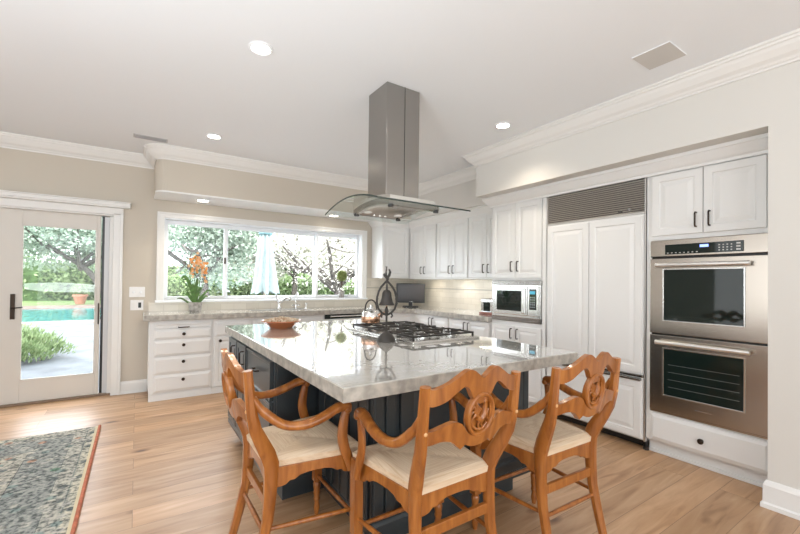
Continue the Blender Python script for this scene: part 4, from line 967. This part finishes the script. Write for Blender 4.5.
# topiary
tp_ = thing('topiary', (2.575, 5.455, 1.045), 'small round clipped topiary ball in a grey pot on the window sill', 'plant')
tx, ty = 2.585, 5.452
MB().lathe([(.036, 0), (.038, .004), (.047, .085), (.050, .100), (.045, .102), (.042, .092), (.002, .090)], (tx, ty, 1.0455), 20).build('pot', POT, tp_, True)
MB().tube([(tx, ty, 1.13), (tx + .003, ty, 1.22), (tx, ty, 1.33)], .008, 8).build('stem', mat('bark', (.10, .06, .035), .9), tp_, True)
random.seed(2); mb = MB()
for k in range(1400):
    v_ = Vector((random.gauss(0, 1), random.gauss(0, 1), random.gauss(0, 1))).normalized(); c = Vector((tx, ty, 1.375)) + Vector((v_.x * .088, v_.y * .050, v_.z * .086)) * random.uniform(.86, 1)
    a = (v_.orthogonal().normalized() + v_ * random.uniform(-.3, .8)).normalized(); b_ = v_.cross(a); s_ = .0085
    q = random.random() * 6.28; a2 = a * math.cos(q) + b_ * math.sin(q) + v_ * .5; b2 = v_.cross(a2) * .5
    mb.add([c - a2 * s_, c + b2 * s_, c + a2 * s_, c - b2 * s_], [(0, 1, 2, 3)])
mb.lathe([(.002, -.075), (.045, -.05), (.068, 0), (.045, .05), (.002, .075)], (0, 0, 0), 16)
n_ = 16 * 5
for i in range(len(mb.v) - n_, len(mb.v)): x_, y_, z_ = mb.v[i]; mb.v[i] = (tx + x_, ty + y_ * .58, 1.375 + z_)
mb.build('foliage', leafmat('topiary_leaves', (.20, .25, .07), (.36, .42, .16)), tp_)
# television
tv = thing('television', (3.50, 4.98, .914), 'small black flat television on a low stand in the worktop corner', 'television')
c0 = Vector((3.52, 4.96, 0)); an = R(-38); U = Vector((math.cos(an), math.sin(an), 0)); Nv = Vector((U.y, -U.x, 0)); wv = .44
O = c0 - U * wv / 2 + Vector((0, 0, .975))
MB().panel(O, U, (0, 0, 1), Nv, wv, .298, .030, [(.018, .030), (.020, .027)]).build('bezel', BLACK, tv, bevel=.003)
MB().panel(O + U * .020 + Vector((0, 0, .045)) + Nv * .026, U, (0, 0, 1), Nv, wv - .04, .235, .003).build('screen', mat('tv_screen', (.045, .04, .04), .25), tv)
MB().prism([(-.12, -.07), (.12, -.07), (.12, .07), (-.12, .07)], c0 + Vector((0, 0, .915)), U, Nv, (0, 0, 1), .010).prism([(-.03, -.012), (.03, -.012), (.03, .012), (-.03, .012)], c0 + Vector((0, 0, .92)), U, Nv, (0, 0, 1), .06).build('stand', BLACK, tv, bevel=.003)
MB().panel(O + U * .20 + Vector((0, 0, .012)) + Nv * .030, U, (0, 0, 1), Nv, .06, .012, .001).build('badge', CHROME, tv)
# row of little dark pieces in front of the screen = remote and set-top box
sb = thing('remote_control', (3.36, 4.86, .914), 'flat black remote lying on the worktop in front of the television', 'remote control')
MB().prism([(-.09, -.02), (.09, -.02), (.09, .02), (-.09, .02)], c0 - Vector((0, 0, 0)) + Nv * .13 + Vector((0, 0, .915)), U, Nv, (0, 0, 1), .018).build('body', BLACK, sb, bevel=.004)
# toaster
to = thing('toaster', (3.60, 3.30, .914), 'chrome toaster with dark side at the right end of the worktop', 'toaster')
MB().box(3.50, 3.20, .93, 3.68, 3.46, 1.10).build('body', CHROME, to, bevel=.022, seg=4)
MB().box(3.49, 3.19, .915, 3.69, 3.47, .935).build('base', mat('toaster_base', (.25, .07, .04), .4), to, bevel=.004)
MB().box(3.494, 3.30, .955, 3.500, 3.40, 1.06).build('side_panel', GLASSB, to, bevel=.002)
MB().box(3.545, 3.24, 1.097, 3.565, 3.42, 1.102).box(3.61, 3.24, 1.097, 3.63, 3.42, 1.102).build('slots', BLACK, to)
MB().box(3.57, 3.46, 1.03, 3.60, 3.485, 1.045).build('lever', BLACK, to, bevel=.003)
# wall plates beside the window
for z_, lb, k in ((1.143, 'double light switch plate, upper of the two left of the window', 0), (.993, 'outlet plate with two inserts, lower of the two left of the window', 1)):
    sp = thing('switch_plate' if not k else 'outlet_plate', (.005, YW, z_), lb, 'switch' if not k else 'outlet')
    w_ = .075 if not k else .062
    MB().box(.005 - w_, YW - .006, z_ - .058, .005 + w_, YW - .0005, z_ + .058).build('plate', WHITE, sp, bevel=.002)
    for s_ in (-1, 1):
        if k and s_ > 0: MB().box(.018, YW - .008, z_ - .03, .046, YW - .006, z_ + .03).build('insert', BRONZE if False else BLACK, sp)
        elif k: MB().box(-.045, YW - .008, z_ - .033, -.012, YW - .006, z_ + .033).build('socket', TRIM, sp, bevel=.001)
        else: MB().lathe([(.013, 0), (.013, .010), (.010, .013)], (.005 + s_ * .034, YW - .006, z_ - .002), 16, '-y').build('dimmer_knob', SASH, sp, True)

# ------------------------------------------------------------------ ceiling fittings
EM = mat('lamp_glow', (1, 1, 1), .5, emit=((1.0, .93, .82), 14))
def can(x_, y_, z_, label, e=22, r_=.056):
    o = thing('recessed_light', (x_, y_, z_), label, 'ceiling light', 'recessed downlights')
    MB().lathe([(r_ * 1.28, -.0005), (r_ * 1.28, -.004), (r_ * 1.05, -.010), (r_, -.004), (r_, -.0005)], (x_, y_, z_), 28).build('trim_ring', SASH, o, True)
    MB().lathe([(r_ * .95, -.006), (r_ * .7, -.009), (.001, -.010)], (x_, y_, z_), 24).build('lens', EM, o, True)
    l = bpy.data.lights.new('downlight', 'SPOT'); l.energy = e; l.color = (1, .87, .70); l.spot_size = R(125); l.spot_blend = .8; l.shadow_soft_size = .06
    lo = bpy.data.objects.new('downlight', l); COL.objects.link(lo); lo.location = (0, 0, -.03); lo.parent = o
can(.603, 2.447, CZ, 'round recessed ceiling light left of the hood chimney, the nearest one')
can(.606, 4.211, CZ, 'round recessed ceiling light far back, in front of the window soffit')
can(2.687, 2.396, CZ, 'round recessed ceiling light right of the hood chimney')
can(.63, 5.12, SZ - .016, 'recessed light in the soffit above the left pane of the window', 16, .06)
can(2.30, 5.14, SZ - .016, 'recessed light in the soffit above the right pane, behind the hood', 16, .06)
sp = thing('ceiling_speaker', (2.64, 1.12, CZ), 'square flush speaker grille in the ceiling at the right', 'speaker')
MB().box(2.53, 1.015, CZ - .006, 2.76, 1.225, CZ - .0005).build('frame', CEIL, sp); MB().box(2.532, 1.017, CZ - .007, 2.758, 1.223, CZ - .006).build('grille', mat('speaker_cloth', (.62, .60, .57), .9), sp)
vt = thing('ceiling_vent', (.10, 4.66, CZ), 'grey slotted air vent in the ceiling near the window soffit corner', 'vent')
MB().box(-.05, 4.59, CZ - .006, .24, 4.70, CZ - .0005).build('frame', mat('vent_grey', (.55, .55, .55), .5), vt, bevel=.002)
mb = MB()
for k in range(6): mb.box(-.035, 4.600 + k * .016, CZ - .009, .225, 4.606 + k * .016, CZ - .006)
mb.build('louvre', mat('vent_louvre', (.4, .4, .4), .5), vt)

# ------------------------------------------------------------------ outdoors
GZ = -.05
struct('ground_patio', MB().box(-12, 5.62, GZ - .1, 7, 15.1, GZ), mat('flagstone', (.078, .085, .092), .7, var=(2.2, .7, 1.3), bump=(6, .5)))
o = MB().box(-60, 25.4, GZ - .11, 60, 80, GZ - .005).box(7, 5.62, GZ - .11, 60, 25.4, GZ - .005).box(-60, 5.62, GZ - .11, -12, 25.4, GZ - .005).build('lawn', mat('lawn', (.13, .19, .06), .9, var=(8, .8, 1.25)))
tag(o, 'flat green lawn beyond the pool', 'grass', kind='stuff')
po = thing('swimming_pool', (-3, 19.6, GZ), 'turquoise swimming pool with pinkish stone coping, seen through the glass door', 'pool')
mb = MB().box(-12, 15.1, GZ - .1, 7, 16.1, GZ + .012).box(-12, 23.2, GZ - .1, 7, 25.4, GZ + .012).box(5.8, 16.1, GZ - .1, 7, 23.2, GZ + .012).box(-12, 16.1, GZ - .1, -10.8, 23.2, GZ + .012)
mb.build('coping', mat('coping_stone', (.17, .125, .105), .7, var=(3, .85, 1.1)), po)
MB().box(-10.8, 16.1, GZ - .10, 5.8, 23.2, GZ - .03).build('water', mat('pool_water', (.055, .19, .195), .08, bump=(5, .5), var=(2.5, .85, 1.3)), po)
# lavender-like shrub beside the path
def leafcloud(mb, c, rad, n, size, seed, shape=1.0, blade=.5):
    rnd = random.Random(seed)
    for _ in range(n):
        v_ = Vector((rnd.gauss(0, 1), rnd.gauss(0, 1), rnd.gauss(0, 1))).normalized() * rnd.random() ** .45
        p = Vector(c) + Vector((v_.x * rad[0], v_.y * rad[1], v_.z * rad[2]))
        a = Vector((rnd.uniform(-1, 1), rnd.uniform(-1, 1), rnd.uniform(-.6, 1) * shape)).normalized(); b_ = a.orthogonal().normalized(); q = rnd.random() * 6.28
        b_ = b_ * math.cos(q) + a.cross(b_) * math.sin(q); s_ = size * rnd.uniform(.6, 1.3)
        mb.add([p - a * s_, p + b_ * s_ * blade, p + a * s_, p - b_ * s_ * blade], [(0, 1, 2, 3)])
    return mb
LAV = leafmat('shrub_leaves', (.13, .20, .08), (.30, .38, .20)); OLIVE = leafmat('olive_leaves', (.25, .31, .24), (.52, .58, .49)); HEDGE = leafmat('hedge_leaves', (.17, .25, .10), (.38, .46, .25)); BLOS = leafmat('blossom', (.42, .42, .34), (.74, .69, .63)); BARK = mat('tree_bark', (.075, .065, .055), .9, var=(9, .6, 1.5))
rnd = random.Random(8); mb = MB()
SHX, SHY = -2.02, 8.75
for _ in range(9000):
    a = rnd.random() * 6.28; e_ = math.asin(rnd.random() ** .8); bump_ = 1 + .12 * math.sin(a * 7 + 3 * e_) + .08 * math.sin(a * 13 + e_ * 9)
    d_ = Vector((math.cos(a) * math.cos(e_), math.sin(a) * math.cos(e_), math.sin(e_))); k_ = rnd.uniform(.72, 1.0) * bump_
    base = Vector((SHX + d_.x * 1.02 * k_, SHY + d_.y * .75 * k_, GZ + .02 + d_.z * .50 * k_)); up_ = (d_ * .6 + Vector((rnd.uniform(-.5, .5), rnd.uniform(-.5, .5), .8))).normalized()
    L_ = rnd.uniform(.05, .13); sd_ = up_.orthogonal().normalized() * .011; sd_ = Matrix.Rotation(rnd.random() * 3, 3, up_) @ sd_
    mb.add([base, base + up_ * L_ * .5 - sd_, base + up_ * L_, base + up_ * L_ * .5 + sd_], [(0, 1, 2, 3)])
sh = thing('lavender_shrub', (SHX, SHY, GZ), 'low bushy green shrub beside the stone path outside the glass door', 'shrub'); mb.build('foliage', LAV, sh)
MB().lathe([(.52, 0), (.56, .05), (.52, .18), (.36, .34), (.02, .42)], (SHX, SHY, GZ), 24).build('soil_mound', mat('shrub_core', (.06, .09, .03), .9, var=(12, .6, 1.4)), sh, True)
# potted plant across the pool
pt = thing('potted_shrub', (-2.43, 26.2, GZ), 'large terracotta pot with a leafy plant on the far side of the pool', 'plant')
MB().lathe([(.18, 0), (.19, .02), (.29, .38), (.33, .40), (.33, .50), (.30, .51), (.28, .44), (.02, .44)], (-2.43, 26.2, GZ), 28).build('pot', mat('terracotta', (.30, .13, .08), .8, var=(8, .85, 1.1)), pt, True)
leafcloud(MB(), (-2.43, 26.2, .72), (.32, .32, .32), 500, .08, 5).build('foliage', HEDGE, pt)
# hedge and trees
def tree(name, x_, y_, label, cat, trunk_h, crown, n, size, m, seed, lean=0, group=None, branches=7):
    t = thing(name, (x_, y_, GZ), label, cat, group); rnd = random.Random(seed); mb = MB()
    tpv = Vector((x_ + lean, y_, trunk_h))
    mb.tube(smooth([(x_, y_, GZ), (x_ + lean * .25, y_, trunk_h * .4), (x_ + lean * .6, y_, trunk_h * .75), tuple(tpv)], 4), [.20 - .10 * i / 12 for i in range(13)], 10)
    tips = []
    for k in range(branches):
        a = 2 * math.pi * k / branches + rnd.uniform(-.3, .3); L = rnd.uniform(.6, .95)
        st0 = Vector((x_ + lean * .8, y_, trunk_h * rnd.uniform(.7, 1)))
        p = [st0, st0 + Vector((math.cos(a) * crown[0] * .3, math.sin(a) * crown[1] * .3, crown[2] * .35)), st0 + Vector((math.cos(a) * crown[0] * .65 * L, math.sin(a) * crown[1] * .65 * L, crown[2] * rnd.uniform(.3, .7))), st0 + Vector((math.cos(a) * crown[0] * L, math.sin(a) * crown[1] * L, crown[2] * rnd.uniform(.4, 1.2)))]
        sm = smooth(p, 4); mb.tube(sm, [.09 - .07 * i / len(sm) for i in range(len(sm))], 7)
        for q in range(3):
            i0 = rnd.randrange(3, len(sm)); b0 = sm[i0]; d_ = Vector((rnd.uniform(-1, 1), rnd.uniform(-1, 1), rnd.uniform(-.5, .8))).normalized() * crown[0] * .35
            mb.tube(smooth([b0, b0 + d_ * .5 + Vector((0, 0, rnd.uniform(-.15, .2))), b0 + d_], 4), [.032, .03, .028, .025, .022, .018, .015, .012, .008], 6)
    mb.build('trunk', BARK, t, True)
    mb = MB()
    for k in range(9):
        v_ = Vector((rnd.uniform(-1, 1), rnd.uniform(-1, 1), rnd.uniform(-.7, .9))); c = tpv + Vector((v_.x * crown[0] * .6, v_.y * crown[1] * .6, crown[2] * .5 + v_.z * crown[2] * .6))
        leafcloud(mb, c, (crown[0] * .55, crown[1] * .55, crown[2] * .5), n // 9, size, seed * 31 + k)
    mb.build('foliage', m, t)
    return t
hdg = thing('clipped_hedge', (-4, 31, GZ), 'long leafy hedge beyond the lawn, behind the terracotta pot', 'hedge')
mb = MB()
for k in range(16): leafcloud(mb, (-13 + k * 1.6, 31 + (k % 3) * .4, 1.1), (1.3, .8, 1.7), 1100, .13, 60 + k)
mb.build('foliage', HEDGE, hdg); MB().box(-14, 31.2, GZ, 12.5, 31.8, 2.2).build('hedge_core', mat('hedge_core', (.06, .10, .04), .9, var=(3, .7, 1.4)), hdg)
tree('olive_tree', -1.2, 26.0, 'leaning olive tree whose dark trunk crosses the right of the door glass', 'tree', 2.3, (4.0, 3.0, 2.2), 15000, .11, OLIVE, 3, lean=-1.6)
tree('garden_tree', -7.5, 35, 'grey-green leafy tree behind the hedge at the left of the glass door', 'tree', 3.2, (5, 4, 3.6), 12000, .16, OLIVE, 4)
tree('garden_tree', 2.2, 17, 'dense grey-green tree filling the left window pane behind the orchid', 'tree', 1.6, (2.6, 2.2, 2.0), 13000, .085, OLIVE, 5)
tree('garden_tree', 7.5, 22, 'pale bushy tree behind the folded parasol', 'tree', 2.0, (4.2, 3, 2.8), 16000, .12, BLOS, 6)
tree('garden_tree', 10.8, 17.5, 'pale blossoming tree filling the gap at the far right of the window', 'tree', 2.1, (4.0, 3, 2.6), 16000, .10, BLOS, 7)
tree('blossom_tree', 5.4, 11.2, 'pale blossoming tree with bare dark branches at the right of the window', 'tree', 1.35, (2.8, 1.8, 1.5), 2600, .045, BLOS, 12, lean=-.35, branches=9)
hd2 = thing('clipped_hedge', (6, 26, GZ), 'low bright green hedge along the garden beyond the window', 'hedge')
mb = MB()
for k in range(12): leafcloud(mb, (.5 + k * 1.5, 25.5, .75), (1.2, .7, 1.0), 800, .11, 90 + k)
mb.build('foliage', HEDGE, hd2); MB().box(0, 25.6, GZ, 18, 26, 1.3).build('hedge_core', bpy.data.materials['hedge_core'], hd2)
# folded parasol
um = thing('folded_parasol', (2.12, 8.0, GZ), 'closed pale teal parasol standing outside the middle window pane', 'parasol')
ux0, uy0 = 2.12, 8.0
MB().tube([(ux0, uy0, GZ), (ux0, uy0, 2.95)], .024, 10).build('pole', mat('parasol_pole', (.5, .42, .32), .5), um, True)
MB().lathe([(.30, 0), (.30, .05), (.10, .08), (.04, .10), (.04, .22)], (ux0, uy0, GZ), 24).build('base', mat('parasol_base', (.2, .2, .2), .6), um, True)
vs = []; n = 64; lv = [(2.92, .03), (2.75, .07), (2.45, .115), (2.30, .12), (2.22, .105), (2.12, .13), (1.8, .175), (1.45, .215), (1.15, .26), (1.02, .28)]
for i, (z_, r_) in enumerate(lv):
    for j in range(n):
        a = 2 * math.pi * j / n; f_ = .5 + .5 * math.cos(a * 8 + .7 * math.sin(i * .9)); rr = r_ * (.55 + .45 * f_) * (1 + .05 * math.sin(a * 3 + i)); zz_ = z_ + (.07 * (1 - f_) if i == len(lv) - 1 else 0)
        vs.append((ux0 + rr * math.cos(a), uy0 + rr * math.sin(a), zz_))
fs = [[i * n + j, i * n + (j + 1) % n, (i + 1) * n + (j + 1) % n, (i + 1) * n + j] for i in range(len(lv) - 1) for j in range(n)] + [list(range(n))]
MB().add(vs, fs).build('canopy', mat('parasol_cloth', (.25, .315, .32), .85, var=(7, .9, 1.12)), um, True)
MB().lathe([(.125, 2.20), (.130, 2.215), (.130, 2.245), (.125, 2.26)], (ux0, uy0, 0), 24).build('tie', mat('parasol_tie', (.08, .16, .17), .8), um, True)

for o in bpy.data.objects:
    if '_w' in o: del o['_w']
